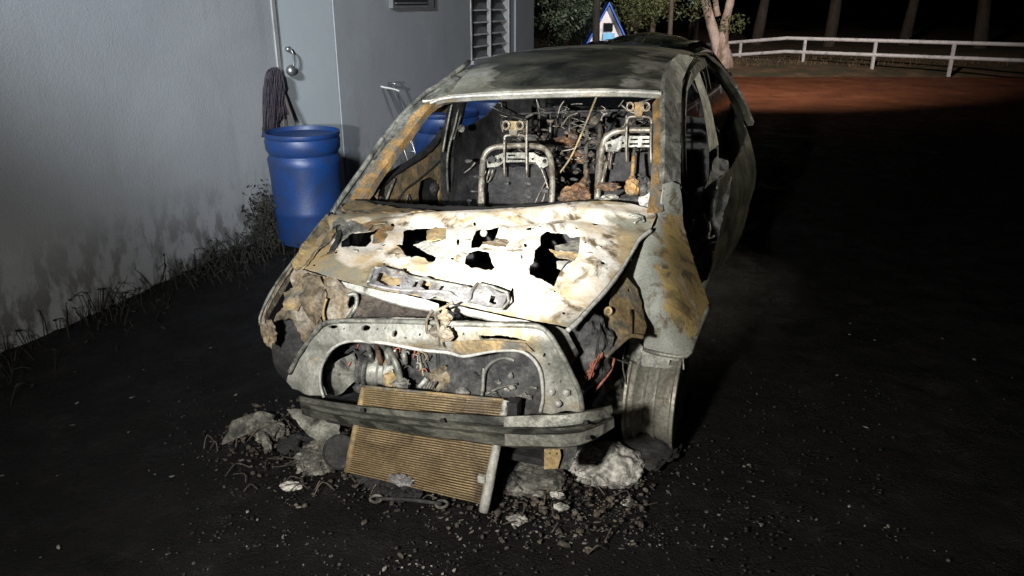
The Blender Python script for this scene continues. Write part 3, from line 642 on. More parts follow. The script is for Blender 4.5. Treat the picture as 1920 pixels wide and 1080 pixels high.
# ---- right fender (image right)
FC = [(1258, 345, 'v', .52), (1240, 420, 'w', .86), (1278, 400, 'w', .87), (1174, 512, 'w', .715), (1200, 590, 'w', .60), (1328, 575, 'w', .575), (1205, 655, 'w', .455), (1285, 670, 'w', .455), (1262, 540, 'w', .70), (1300, 490, 'w', .72), (1225, 500, 'w', .765)]
ff = sheet('front_fender', [(1243, 345), (1258, 340), (1275, 346), (1279, 380), (1281, 420), (1290, 455), (1300, 490), (1318, 540), (1329, 572), (1316, 604), (1301, 640), (1286, 669), (1240, 664), (1206, 655), (1212, 615), (1207, 580), (1192, 540), (1172, 513), (1188, 482), (1212, 447), (1230, 418), (1238, 380)],
      FC, M['fender'], CAR, (), 9, .006, (.004, 10), .6, esp=6, attr=lambda x, y: .5 + max(-.9, min(.55, min((x - np.interp(y, [345, 440, 520, 580, 640, 670], [1272, 1236, 1238, 1254, 1286, 1310])) / 75, (y - 400) / 90))), relief=lambda x, y: .008 * math.exp(-(((x - 1262) - (y - 520) * .30) / 40) ** 2))
FS = Surf(FC)
tube('fender_lip', [FS(x, y, .003) for x, y in ((1329, 573), (1316, 605), (1301, 641), (1286, 668), (1240, 664), (1206, 655))], .010, M['greymetal'], ff, 6, 3, .2)
sheet('liner_strip', [(1200, 657), (1240, 663), (1282, 670), (1283, 693), (1240, 690), (1203, 686)], [(1200, 657, 'v', -.07), (1282, 670, 'v', -.05), (1240, 690, 'v', -.09), (1203, 686, 'v', -.09)], M['greymetal'], ff, [[(1256, 675), (1272, 677), (1270, 686), (1254, 685)]], 8, .004, (.006, 14), .4)
# inner wing seen in the gap
IW = [(1170, 520, 'v', -.04), (1205, 600, 'v', -.13), (1130, 655, 'v', -.40), (1140, 580, 'v', -.26), (1190, 630, 'v', -.27)]
iw = sheet('inner_wing', [(1172, 514), (1190, 540), (1206, 580), (1211, 615), (1206, 632), (1182, 628), (1160, 645), (1135, 668), (1126, 650), (1134, 625), (1128, 600), (1143, 575), (1148, 548)], IW, M['tan'], CAR, [disc(1178, 545, 3), disc(1197, 586, 2.5)], 8, .006, (.010, 12), .8)
tube('weld_flange', [Surf(IW)(x, y, .01) for x, y in ((1184, 582), (1183, 628))], .006, M['rustdark'], iw, 6, 0)
lathe('strut_mount', [(.008, 0), (.017, 0), (.018, .008), (.010, .010), (.008, 0)], Surf(IW)(1142, 584, .01), (-.3, -.8, .4), M['tan'], iw, 14)
tube('wing_rail', [Surf(IW)(x, y, .012) for x, y in ((1206, 632), (1182, 630), (1160, 647), (1136, 669))], .009, M['tan'], iw, 6)
sheet('shock_tower', [(1145, 560), (1172, 516), (1190, 500), (1200, 520), (1160, 590)], [(1145, 560, 'w', .50), (1190, 490, 'w', .55), (1200, 520, 'w', .5)], M['dark'], CAR, (), 14, .006, (.01, 8))

# ---- left fender (image left), seen edge on, and its crumpled lamp bucket
LF = [(620, 405, 'v', .30), (560, 485, 'v', -.12), (520, 555, 'v', -.32), (490, 606, 'v', -.42), (600, 450, 'v', .08)]
sheet('front_fender', [(614, 399), (626, 403), (602, 434), (575, 468), (552, 500), (528, 533), (510, 563), (497, 592), (496, 609), (486, 609), (489, 590), (503, 560), (522, 527), (548, 492), (574, 455), (596, 424)], LF, M['brown'], CAR, (), 8, .02, (.008, 12), 1)
tube('fender_edge', [Surf(LF)(x, y, .01) for x, y in ((617, 400), (593, 427), (570, 460), (545, 495), (520, 529), (502, 560), (488, 592), (487, 606))], .007, M['greymetal'], CAR, 6, 4, .3)
fl_ = [(-.90, -.42), (-.96, -.2), (-.98, .0), (-.97, .2), (-.95, .5)]
fe_ = [Surf(LF)(x, y, .0) for x, y in ((614, 401), (593, 428), (570, 460), (545, 496), (520, 531), (502, 562), (490, 594))]
loft('fender_side', [[Vector(p) + V3(-a * .12, 0, -a) for p in fe_] for a in (0, .02, .04, .07)] + [[Vector(p) + V3(.012 - .07 * .12, 0, -.07) for p in fe_], [Vector(p) + V3(.012, 0, 0) for p in fe_]], M['brown'], CAR, (.006, 9))
LB = [(560, 508, 'v', -.30), (650, 535, 'v', -.34), (600, 560, 'v', -.42), (545, 590, 'v', -.40), (640, 600, 'v', -.40), (500, 600, 'v', -.38), (580, 625, 'v', -.36)]
sheet('lamp_bucket', [(552, 503), (580, 509), (620, 520), (655, 535), (670, 548), (668, 572), (655, 592), (636, 604), (610, 604), (590, 622), (566, 640), (556, 612), (546, 596), (530, 596), (516, 602), (518, 588), (538, 572), (548, 545), (546, 522)], LB, M['brown'], CAR, [disc(659, 566, 7, 13, 8, .1)], 6, .006, (.028, 13), 1.2)
sheet('bent_bracket', [(575, 512), (600, 520), (612, 550), (606, 590), (590, 612), (572, 585), (565, 550)], lambda a, b: Surf(LB)(a, b, .03), M['brown'], CAR, (), 6, .004, (.03, 15), 1.2)
sheet('bent_bracket', [(530, 548), (560, 535), (566, 560), (556, 585), (536, 580)], lambda a, b: Surf(LB)(a, b, .025), M['tan'], CAR, [disc(552, 556, 2)], 6, .004, (.02, 15), 1.2)
sheet('bent_bracket', [(576, 605), (600, 598), (612, 612), (592, 640), (574, 655), (566, 636)], lambda a, b: Surf(LB)(a, b, .03), M['brown'], CAR, [disc(588, 620, 3)], 6, .004, (.016, 15), 1)
tube('bent_bracket', [Surf(LB)(x, y, .05) for x, y in ((612, 560), (606, 585), (610, 608))], .006, M['tan'], CAR, 5, 4, .5)
tube('bracket_ring', [Surf(LB)(x, y, .015) for x, y in ((652, 553), (667, 552), (668, 572), (658, 590), (648, 603))], .009, M['greymetal'], CAR, 6)
lump('lamp_remains', L(505, 625, 'v', -.4), (.03, .03, .06), M['brown'], CAR, .5, 5)

# ---- radiator support frame
SPC = [(545, 715, 'v', -.52), (600, 620, 'v', -.58), (760, 615, 'v', -.64), (900, 620, 'v', -.65), (1010, 625, 'v', -.63), (1085, 750, 'v', -.58), (600, 740, 'v', -.58), (1015, 760, 'v', -.62), (830, 655, 'v', -.62)]
SO = [(590, 622), (606, 607), (640, 601), (760, 602), (880, 607), (985, 609), (1012, 613), (1028, 624), (1045, 650), (1068, 695), (1087, 735), (1092, 771), (1012, 774), (1018, 745), (1015, 705), (1006, 682), (988, 664), (965, 657), (920, 659), (870, 668), (840, 661), (790, 656), (720, 643), (672, 639), (640, 643), (616, 660), (601, 690), (599, 720), (607, 745), (545, 730), (537, 715), (541, 694), (562, 660)]
sup = sheet('radiator_support', SO, SPC, M['support'], CAR,
      [[(898, 627), (938, 627), (985, 634), (996, 640), (990, 643), (940, 637), (905, 634)], disc(684, 616, 9, 4.5), disc(741, 625, 5, 5.5), disc(622, 614, 9, 3), disc(706, 618, 2), disc(720, 617, 1.8), disc(762, 631, 3, 1.5), disc(788, 626, 2), disc(832, 627, 2), disc(643, 617, 2), disc(655, 614, 1.8), disc(1038, 716, 2), disc(1052, 716, 2), disc(870, 625, 2), disc(578, 680, 2.5), disc(602, 641, 2.5), disc(1020, 668, 2.5), disc(1030, 682, 2.5)],
      7, .012, (.005, 14), .5, esp=5, relief=lambda x, y: .012 * math.sin(y / 9.) if 560 < x < 1040 and y < 668 else .008 * math.sin(x / 9.))
SS = Surf(SPC)
tube('top_flange', [SS(x, y, .02) for x, y in ((542, 700), (562, 662), (590, 624), (606, 608), (640, 602), (760, 603), (880, 608), (985, 610), (1012, 614), (1028, 625), (1046, 651), (1069, 696), (1087, 736), (1092, 768))], .010, M['greymetal'], sup, 6, 4, .2)
tube('inner_flange', [SS(x, y, .012) for x, y in ((607, 745), (600, 720), (602, 690), (617, 660), (641, 643), (672, 639), (720, 643), (790, 656), (840, 661), (870, 668), (920, 659), (965, 657), (988, 664), (1006, 682), (1015, 705), (1018, 745), (1013, 772))], .007, M['pale'], sup, 6, 4, .25)
sheet('rust_patch_plate', [(850, 640), (905, 638), (985, 644), (1000, 660), (960, 655), (920, 657), (872, 665), (845, 659)], lambda a, b: SS(a, b, .022), M['tan'], sup, (), 8, .004, (.004, 14), .6)
strip('support_shelf', [(640, 598), (720, 596), (800, 600), (900, 606), (985, 608)], [(636, 604), (720, 604), (800, 607), (900, 611), (990, 613)], 'v', -.58, -.65, M['greymetal'], .006)
for x, y in ((1034, 735), (1062, 736), (1046, 757)): lump('stud', SS(x, y, .012), (.014, .014, .014), M['pale'], sup, .2, 3, 2)

# hood latch in the middle of the support
lt = SS(822, 612, .06)
bm = bmesh.new()
for i in range(9): add_lump(bm, lt + V3(random.uniform(-.04, .04), random.uniform(-.03, .03), random.uniform(-.03, .06)), (random.uniform(.012, .03), .014, random.uniform(.012, .03)), .5, 4, 2)
add_tube(bm, [lt + V3(.0, 0, -.08), lt + V3(.005, -.01, 0), lt + V3(-.01, 0, .05), lt + V3(.03, .0, .08), lt + V3(.06, 0, .10)], .005, 6)
add_tube(bm, [lt + V3(-.02, 0, .06), lt + V3(-.04, -.01, .02), lt + V3(-.04, -.01, -.03)], .005, 6)
from_bm('hood_latch', bm, M['brown'], CAR, False)

# ---- bumper beam
bt = [(560, 742), (600, 749), (700, 763), (800, 772), (880, 777), (945, 779), (1040, 776), (1100, 770), (1146, 760)]
bb = [(566, 776), (600, 786), (700, 803), (800, 818), (880, 829), (945, 838), (1040, 840), (1100, 832), (1152, 802)]
bv = [-.60, -.64, -.71, -.76, -.78, -.79, -.79, -.76, -.66]
def brow(f, dv): return [L(a[0] + (b[0] - a[0]) * f, a[1] + (b[1] - a[1]) * f, 'v', v + dv) for a, b, v in zip(bt, bb, bv)]
beam = loft('bumper_beam', [brow(0, .05), brow(.04, 0), brow(.30, -.008), brow(.42, .02), brow(.56, .022), brow(.66, -.008), brow(.97, 0), brow(1, .05)], M['beam'], CAR, (.004, 8))
loft('beam_patch', [[L(x, y, 'v', v) for x, y, v in r] for r in (((945, 781, -.80), (1040, 779, -.80), (1100, 773, -.77), (1148, 764, -.67)), ((945, 800, -.812), (1040, 800, -.812), (1100, 792, -.782), (1150, 780, -.682)), ((946, 803, -.79), (1040, 803, -.79), (1100, 796, -.76), (1150, 783, -.66)))], M['greymetal'], beam, (.003, 8), False)
loft('beam_patch', [[L(x, y, 'v', v) for x, y, v in r] for r in (((946, 814, -.81), (1040, 815, -.81), (1100, 808, -.78), (1150, 785, -.68)), ((946, 836, -.80), (1040, 838, -.80), (1100, 830, -.77), (1151, 800, -.67)))], M['greymetal'], beam, (.003, 8), False)
for x, y in ((680, 769), (830, 788), (1128, 778), (1098, 792), (1103, 820)): lathe('bolt_hole', [(0, 0), (.008, 0), (.009, .003)], L(x, y, 'v', -.80 if x > 750 else -.735), (0, -1, .2), M['dark'], beam, 10)
sheet('frame_horn', [(1022, 840), (1082, 838), (1078, 856), (1068, 880), (1022, 876)], [(1022, 840, 'v', -.74), (1082, 838, 'v', -.72), (1040, 878, 'v', -.74)], M['greymetal'], CAR, (), 8, .05, (.006, 10), .6)
sheet('tow_bracket', [(1020, 843), (1050, 843), (1052, 856), (1046, 878), (1020, 880)], [(1020, 843, 'v', -.76), (1050, 843, 'v', -.76), (1030, 878, 'v', -.76)], M['tan'], CAR, [disc(1031, 850, 2), disc(1044, 851, 2)], 8, .005, (.004, 12), .4)

# ---- radiator, slid down behind the beam
TL, TR, BR, BL = [Vector(L(x, y, 'v', v)) for x, y, v in ((688, 727, -.60), (946, 752, -.60), (902, 946, -.735), (655, 886, -.735))]
rad = tag(bpy.data.objects.new('radiator', None)); COL.objects.link(rad); rad.parent = CAR
nr = 40; rn = (TR - TL).cross(BL - TL).normalized()
if rn.y > 0: rn = -rn
bm = bmesh.new()
for i in range(nr):
    f = (i + .5) / nr; a = TL.lerp(BL, f); b = TR.lerp(BR, f); hh = (BL - TL).length / nr * .24; dv = (BL - TL).normalized()
    pts = []
    for k in range(13):
        p = a.lerp(b, k / 12) + rn * (.010 * fbm((k * .12, i * .05, 1), 2.0)) + Vector((0, 0, .0022 * noise.noise(Vector((k * .5, i * .15, 0))))); pts.append(p)
    for p, q_ in zip(pts, pts[1:]):
        v = [bm.verts.new(x) for x in (p - dv * hh + rn * .006, q_ - dv * hh + rn * .006, q_ + dv * hh + rn * .006, p + dv * hh + rn * .006, p - dv * hh - rn * .012, q_ - dv * hh - rn * .012, q_ + dv * hh - rn * .012, p + dv * hh - rn * .012)]
        for f4 in ((0, 1, 2, 3), (4, 7, 6, 5), (0, 4, 5, 1), (3, 2, 6, 7)): bm.faces.new([v[j] for j in f4])
bmesh.ops.recalc_face_normals(bm, faces=bm.faces)
tag(from_bm('cooling_tubes', bm, M['fin'], rad, False), kind='stuff')
bm = bmesh.new(); v = [bm.verts.new(p + rn * d) for d in (-.004, -.016) for p in (TL, TR, BR, BL)]
for f4 in ((0, 1, 2, 3), (7, 6, 5, 4), (0, 4, 5, 1), (1, 5, 6, 2), (2, 6, 7, 3), (3, 7, 4, 0)): bm.faces.new([v[j] for j in f4])
from_bm('fin_core', bm, M['finback'], rad, False)
tube('end_tank', [TR + V3(.012, -.01, .01), TR.lerp(BR, .5) + V3(.012, -.01, 0), BR + V3(.014, -.01, -.02)], [.014, .018, .02], M['pale'], rad, 8, 4, .12)
tube('end_tank', [TL + V3(-.012, 0, .0), BL + V3(-.012, 0, 0)], .012, M['tan'], rad, 8, 4, .2)
tube('top_plate', [TL + V3(0, -.004, .006), TL.lerp(TR, .5) + V3(0, -.004, .006), TR + V3(0, -.004, .006)], .006, M['tan'], rad, 6)
box('clip', TR.lerp(BR, .72) + V3(-.012, -.025, 0), (.03, .02, .03), M['pale'], rad)
box('mounting_lug', TR + V3(.035, 0, -.02), (.045, .05, .06), M['dark'], rad)
lump('melted_blob', TL.lerp(TR, .40).lerp(BL.lerp(BR, .42), .93) + rn * .02, (.045, .018, .02), M['lilac'], rad, .6, 6, 4)

# ---- engine bay
box('engine_undertray', (0, -.1, .12), (1.1, .8, .03), M['dark'], CAR)
sheet('firewall', [(-.70, .2), (.68, .2), (.68, .84), (-.70, .84)], lambda a, b: (a, .40, b), M['dark'], CAR, (), .09, .02, (.03, 5), .01)
box('engine_block', (-.16, -.22, .40), (.42, .34, .40), M['char'], CAR, None, .03)
box('gearbox', (.22, -.2, .34), (.36, .34, .32), M['char'], CAR, None, .05)
lump('charred_mass', (.05, -.05, .58), (.38, .26, .12), M['dark'], CAR, .3, 5)
sheet('charred_panel', [(672, 548), (750, 565), (820, 582), (838, 600), (760, 601), (668, 600)], [(672, 548, 'v', -.30), (830, 590, 'v', -.36), (700, 600, 'v', -.42)], M['scorched'], CAR, (), 9, .006, (.018, 14), 1)
sheet('charred_panel', [(850, 590), (950, 608), (1030, 625), (1070, 640), (1000, 640), (880, 610)], [(850, 590, 'v', -.33), (1070, 630, 'v', -.3), (950, 612, 'v', -.36)], M['dark'], CAR, (), 10, .006, (.02, 12), 1)
FSH = [(850, 670, 'v', -.46), (1010, 670, 'v', -.46), (930, 770, 'v', -.52)]
fsn = Surf(FSH)
fan = sheet('fan_shroud', [(842, 672), (870, 664), (920, 656), (965, 655), (990, 665), (1012, 690), (1020, 775), (900, 780), (840, 760), (830, 720)], FSH, M['char'], CAR, (), 10, .012, (.018, 8), 1)
tube('fan_ring', [fsn(x, y, .02) for x, y in ((905, 735), (908, 700), (922, 680), (945, 671), (965, 676))], .008, M['greymetal'], fan, 6)
tube('fan_strut', [fsn(x, y, .02) for x, y in ((907, 690), (905, 720), (903, 745))], .007, M['greymetal'], fan, 6)
tube('fan_strut', [fsn(x, y, .02) for x, y in ((912, 738), (940, 726), (970, 720))], .005, M['greymetal'], fan, 6)
tube('fan_strut', [fsn(x, y, .02) for x, y in ((888, 698), (900, 708), (906, 690))], .005, M['char'], fan, 6)
for i in range(10):
    lump('char_flake', fsn(random.uniform(850, 1000), random.uniform(670, 760), .02), (random.uniform(.008, .02), .006, random.uniform(.006, .014)), M['greyash'], fan, .5, 4, 2)
def EL(x, y, v): return Vector(L(x, y, 'v', v))
sheet('engine_cover_plate', [(615, 690), (640, 672), (660, 664), (668, 690), (668, 712), (640, 738), (622, 744), (612, 715)], [(615, 690, 'v', -.42), (665, 670, 'v', -.44), (625, 740, 'v', -.44)], M['greymetal'], CAR, [disc(637, 702, 3)], 8, .012, (.006, 10), .5)
lathe('alternator_pulley', [(0, 0), (.02, 0), (.045, .004), (.062, .01), (.062, .022), (.052, .03), (.062, .038), (.062, .052), (.04, .056), (.04, .11), (0, .11)], EL(668, 692, -.44), (1, .25, -.1), M['char'], CAR, 32)
lathe('alternator', [(0, 0), (.05, 0), (.068, .012), (.07, .05), (.062, .058), (.062, .075), (.07, .082), (.066, .13), (.02, .14), (0, .14)], EL(690, 690, -.42), (1, .25, -.1), M['greymetal'], CAR, 28)
for i in range(60):
    a = EL(random.uniform(650, 800), random.uniform(648, 700), -.42 + random.uniform(-.05, .05)); d = Vector((random.uniform(-1, 1), random.uniform(-.4, .4), random.uniform(-1, .6))) * .05
    tube('burnt_wire', [a, a + d * .5 + V3(.01, 0, .015), a + d], random.uniform(.002, .0045), random.choice([M['greymetal'], M['wire'], M['tan'], M['char'], M['pale']]), CAR, 5, 3)
for k in range(5):
    tube('intake_runner', [EL(690 + k * 16, 648, -.38), EL(694 + k * 16, 665, -.46), EL(700 + k * 15, 682, -.44)], .011, M['rustdark' if k % 2 else 'greymetal'], CAR, 8, 4, .2)
tube('coolant_hose', [EL(728, 655, -.44), EL(738, 672, -.48), EL(748, 700, -.49), EL(752, 722, -.48)], .014, M['greymetal'], CAR, 8, 5, .1)
tube('bracket_rod', [EL(786, 726, -.54), EL(800, 710, -.52)], .010, M['pale'], CAR, 6, 0)
lump('melted_reservoir', EL(735, 712, -.48), (.035, .03, .035), M['tan'], CAR, .3, 4); lump('melted_fitting', EL(753, 720, -.5), (.035, .03, .02), M['greyash'], CAR, .4, 5)
lump('melted_fitting', EL(832, 712, -.46), (.06, .05, .05), M['brown'], CAR, .4, 5); lump('melted_fitting', EL(865, 735, -.52), (.03, .02, .018), M['greyash'], CAR, .4, 5)
tube('dipstick_tube', [EL(784, 660, -.46), EL(790, 685, -.48), EL(794, 705, -.5)], .003, M['tan'], CAR, 5)
for i in range(4): box('bracket_clip', EL(798 + i * 5, 722, -.55), (.008, .01, .035), M['greyash'], CAR, Matrix.Rotation(.5, 3, 'Y'))
# battery lump, loom and bracket on the right
lump('battery_remains', EL(1085, 655, -.38), (.115, .09, .15), M['char'], CAR, .28, 4, 4); lump('battery_remains', EL(1103, 618, -.36), (.04, .04, .055), M['char'], CAR, .3, 4)
bm = bmesh.new()
for i in range(14):
    j = lambda s: random.uniform(-s, s)
    add_tube(bm, [EL(1090 + j(8), 712 + j(4), -.44), EL(1105 + j(7), 702 + j(9), -.46 + j(.02)), EL(1115 + j(7), 685 + j(7), -.45 + j(.02)), EL(1128 + j(4), 665 + j(5), -.42)], .0035, 5, 5)
from_bm('wiring_loom', bm, M['wire'], CAR)
tube('burnt_wire', [EL(1152, 672, -.3), EL(1145, 695, -.34), EL(1128, 718, -.38), EL(1114, 735, -.4)], .005, M['wire'], CAR, 6)
tube('burnt_wire', [EL(1130, 665, -.4), EL(1150, 672, -.3), EL(1180, 682, -.2)], .003, M['greymetal'], CAR, 5)
tube('burnt_wire', [EL(1172, 650, -.2), EL(1168, 690, -.2), EL(1185, 760, -.15)], .003, M['greymetal'], CAR, 5)
tube('loom_bracket', [EL(1082, 725, -.5), EL(1096, 705, -.48)], .014, M['tan'], CAR, 6, 0)
sheet('support_brace', [(1045, 682), (1060, 682), (1076, 700), (1078, 722), (1066, 725), (1050, 700)], [(1045, 682, 'v', -.52), (1076, 700, 'v', -.5), (1066, 725, 'v', -.52)], M['support'], CAR, (), 8, .01, (.006, 12), .5)
# suspension by the right wheel
tube('strut', [EL(1153, 665, -.02), EL(1156, 700, -.03), EL(1162, 752, -.05)], .022, M['char'], CAR, 8, 4, .2)
tube('strut_bracket', [EL(1135, 722, -.06), EL(1165, 720, -.06)], .022, M['greymetal'], CAR, 6, 2, .3)
lump('hub_carrier', EL(1160, 748, -.05), (.06, .06, .05), M['greymetal'], CAR, .4, 4); lump('hub_carrier', EL(1180, 705, .0), (.06, .06, .05), M['char'], CAR, .5, 5)
sheet('liner_remains', [(1170, 670), (1180, 655), (1200, 640), (1206, 655), (1200, 690), (1185, 685), (1170, 690)], [(1170, 670, 'v', -.1), (1206, 650, 'v', -.06), (1185, 688, 'v', -.1)], M['greymetal'], CAR, (), 7, .006, (.016, 14), 1)
tube('tie_rod', [EL(1100, 770, -.1), EL(1150, 765, -.06), EL(1190, 760, .0)], .014, M['dark'], CAR, 8)
for s in (-1, 1): tube('chassis_rail', [V3(s * .45, -.44, .34), V3(s * .47, -.3, .36), V3(s * .48, .4, .28)], .045, M['dark'], CAR, 6)

# ---- wheels
def rim(name, c, m, parent):
    pr = [(.205, -.105), (.214, -.10), (.214, -.090), (.198, -.084), (.194, -.070), (.199, -.064), (.186, -.056), (.172, -.044), (.168, -.030), (.173, -.024), (.168, -.018), (.174, .0), (.184, .010), (.186, .022), (.180, .028), (.186, .036), (.190, .055), (.198, .072), (.200, .085), (.214, .092), (.215, .104), (.205, .107), (.196, .098), (.180, .07), (.17, .05), (.160, -.02), (.18, -.09), (.205, -.105)]
    o = lathe(name, pr, c, (1, 0, 0), m, parent, 56, wob=.003)
    return o
wr = bpy.data.objects.new('wheel', None); COL.objects.link(wr); wr.parent = CAR; wr.location = (.885, 0, .232)
rim('rim', (0, 0, 0), M['rim'], wr)
for k in range(5):
    a = k * 2 * math.pi / 5 + .3; bm = bmesh.new()
    add_tube(bm, [(.07, 0, 0), (.085, .08 * math.cos(a), .08 * math.sin(a)), (.085, .178 * math.cos(a), .178 * math.sin(a))], [.035, .024, .02], 8, 3); from_bm('spoke', bm, M['rim'], wr)
lathe('brake_disc', [(.03, -.05), (.135, -.05), (.135, -.035), (.03, -.03)], (0, 0, 0), (1, 0, 0), M['rustdark'], wr, 32)
lathe('hub', [(0, -.04), (.05, -.04), (.05, .08), (0, .085)], (0, 0, 0), (1, 0, 0), M['rim'], wr, 20)
lump('burnt_tyre_remains', (0, -.03, -.205), (.12, .22, .03), M['rubber'], wr, .25, 5, 5, None, True)
def tyre_wheel(loc, sc=1.0):
    w = bpy.data.objects.new('wheel', None); COL.objects.link(w); w.parent = CAR; w.location = loc; w.scale = (sc, sc, sc)
    lathe('tyre', [(.19, -.09), (.24, -.11), (.275, -.10), (.29, -.07), (.292, 0), (.29, .07), (.275, .10), (.24, .11), (.19, .09), (.185, 0), (.19, -.09)], (0, 0, 0), (1, 0, 0), M['rubber'], w, 40, wob=.01)
    rim('rim', (0, 0, 0), M['rim'], w); lathe('brake_disc', [(.0, -.05), (.16, -.05), (.16, -.035), (.0, -.03)], (0, 0, 0), (1, 0, 0), M['rustdark'], w, 24)
tyre_wheel((-.80, .0, .235), .86)
for s in (-1, 1): tyre_wheel((s * .80, 2.55, .27))

# ---- cabin shell
box('floor_pan', (0, 1.85, .20), (1.56, 2.9, .05), M['dark'], CAR)
sheet('rear_bulkhead', [(-.78, .2), (.78, .2), (.8, .86), (.7, 1.0), (-.7, 1.0), (-.8, .86)], lambda a, b: (a, 3.0, b), M['dark'], CAR, (), .1, .03, (.03, 6), .02)
box('tailgate_sill', (0, 3.22, .55), (1.5, .12, .62), M['gloss'], CAR, None, .05)
loft('tailgate_frame', [[V3(u, v + a, w) for u, v, w in ((-.66, 3.12, 1.0), (-.58, 2.98, 1.36), (0, 2.98, 1.40), (.58, 2.98, 1.36), (.66, 3.12, 1.0))] for a in (0, .03)] + [[V3(u * .93, v + a, w - .03) for u, v, w in ((-.66, 3.12, 1.0), (-.58, 2.98, 1.36), (0, 2.98, 1.40), (.58, 2.98, 1.36), (.66, 3.12, 1.0))] for a in (.03, 0)], M['dark'], CAR, (.004, 6))
def flank(v, w, s):
    b = float(np.interp(v, [.5, 1.1, 1.35, 1.7, 2.0, 2.5, 2.9, 3.3], [.90, .88, .95, 1.02, 1.055, 1.10, 1.05, .86])) if s > 0 else float(np.interp(v, [.5, 1.2, 2.4, 2.9, 3.3], [.90, .91, .92, .90, .78]))
    return s * (b - .09 * max(0, (w - .62) / .35) ** 2 - .10 * max(0, (.45 - w) / .3) ** 2)
arch = [(2.55 + .36 * math.cos(a), .24 + .36 * math.sin(a)) for a in [math.pi * i / 10 for i in range(11)]]
# right side behind the missing front door: rear door and quarter
rs = sheet('rear_side_panel', [(1.42, .28), (2.19, .24)] + arch[::-1] + [(2.95, .26), (3.28, .35), (3.3, .84), (3.0, 1.0), (2.7, 1.0), (2.4, .95), (1.9, .88), (1.5, .85), (1.36, .70), (1.34, .5)], lambda v, w: (flank(v, w, 1), v, w), M['gloss'], CAR, (), .06, .012, (.006, 5), .006, face=(1, 0, 0))
sheet('door_edge', [(1338, 300), (1348, 290), (1366, 300), (1372, 330), (1362, 380), (1350, 430), (1338, 470), (1318, 476), (1300, 478), (1291, 452), (1298, 420), (1312, 380), (1326, 340)],
      [(1340, 300, 'v', 1.72), (1370, 320, 'v', 1.75), (1295, 460, 'v', 1.20), (1335, 465, 'v', 1.22), (1325, 380, 'v', 1.42)], M['char'], CAR, (), 7, .012, (.03, 9), 1.2)
for pts in (((1352, 345), (1346, 352), (1356, 356), (1349, 366), (1358, 372)), ((1320, 400), (1330, 425), (1326, 450), (1345, 440))):
    S_ = Surf([(1340, 300, 'v', 1.70), (1370, 320, 'v', 1.73), (1295, 460, 'v', 1.17)]); tube('hinge_scrap', [S_(x, y, .03) for x, y in pts], .012, M['greymetal'], CAR, 6, 3, .4)
S2 = Surf([(1298, 132, 'u', .70), (1348, 280, 'u', .86), (1310, 128, 'u', .715)])
loft('centre_pillar', [[V3(*L(x, y, 'u', u)) for x, y, u in r] for r in (((1297, 134, .69), (1318, 200, .77), (1330, 285, .83)), ((1309, 130, .705), (1332, 195, .785), (1347, 272, .85)), ((1305, 140, .66), (1328, 200, .74), (1342, 275, .80)))], M['greymetal'], CAR, (.004, 7))
pb_ = Vector(L(1339, 282, 'u', .83))
loft('pillar_foot', [[pb_ + V3(a, b, .02), Vector((.86 + a, pb_.y + b, .55)), Vector((.84 + a, pb_.y + b, .22))] for a, b in ((-.03, -.05), (.02, -.05), (.02, .06), (-.03, .06))], M['char'], CAR, (.004, 7))
tube('door_frame_trim', [L(x, y, 'u', u) for x, y, u in ((1284, 330, .80), (1282, 250, .765), (1285, 175, .73), (1294, 138, .71))], .012, M['greymetal'], CAR, 6)
tube('door_frame_trim', [V3(.705, 2.05, 1.40), V3(.70, 2.35, 1.41), V3(.69, 2.6, 1.36), V3(.71, 2.75, 1.22)], .012, M['greymetal'], CAR, 6)
tube('sill_rail', [V3(.84, .45, .22), V3(.86, 1.2, .2), V3(.86, 2.1, .2)], .06, M['char'], CAR, 8)
tube('sill_rail', [V3(-.84, .45, .22), V3(-.86, 1.2, .2), V3(-.86, 2.1, .2)], .06, M['char'], CAR, 8)
# left side seen from inside: door with its window opening
LDo = [(690, 378), (711, 352), (733, 330), (760, 313), (793, 291), (815, 270), (829, 243), (829, 262), (828, 302), (836, 392), (700, 392)]
LDC = [(711, 352, 'u', -.82), (829, 243, 'u', -.76), (836, 390, 'u', -.80), (700, 390, 'u', -.84)]
ld = sheet('side_door', LDo, LDC, M['tan'], CAR, [[(786, 388), (784, 360), (790, 340), (806, 332), (822, 340), (826, 388)]], 9, .012, (.008, 9), .7)
sheet('door_recess', [(780, 392), (778, 350), (795, 325), (825, 325), (832, 392)], [(780, 392, 'u', -.86), (832, 392, 'u', -.84), (800, 325, 'u', -.84)], M['dark'], ld, (), 10, .01, (.01, 9))
DS = Surf(LDC)
tube('door_crease', [DS(x, y, .012) for x, y in ((745, 378), (760, 356), (784, 338), (812, 314), (827, 300))], .006, M['dark'], ld, 6)
tube('door_top_rail', [DS(x, y, .01) for x, y in ((697, 375), (712, 350), (733, 328), (760, 311), (793, 289), (815, 268), (829, 242))], .020, M['dark'], ld, 6, 4, .3)
tube('bent_stay', [DS(x, y, .03) for x, y in ((722, 380), (732, 355), (740, 335))], .008, M['greymetal'], ld, 6); tube('bent_stay', [DS(x, y, .03) for x, y in ((762, 384), (765, 365), (772, 384))], .005, M['greymetal'], ld, 6)
lump('speaker_remains', DS(815, 353, -.02), (.02, .05, .04), M['char'], ld, .4, 5)
sheet('mirror_corner', [(720, 291), (716, 330), (708, 372), (690, 352), (696, 340), (709, 318)], [(720, 291, 'v', .80), (708, 372, 'v', .60), (690, 352, 'v', .58)], M['tan'], ld, (), 8, .008, (.008, 10), .8)
strip('door_window_frame', [(788, 193), (812, 194), (842, 196)], [(786, 210), (810, 208), (838, 208)], 'u', -.70, -.71, M['tan'], .01)
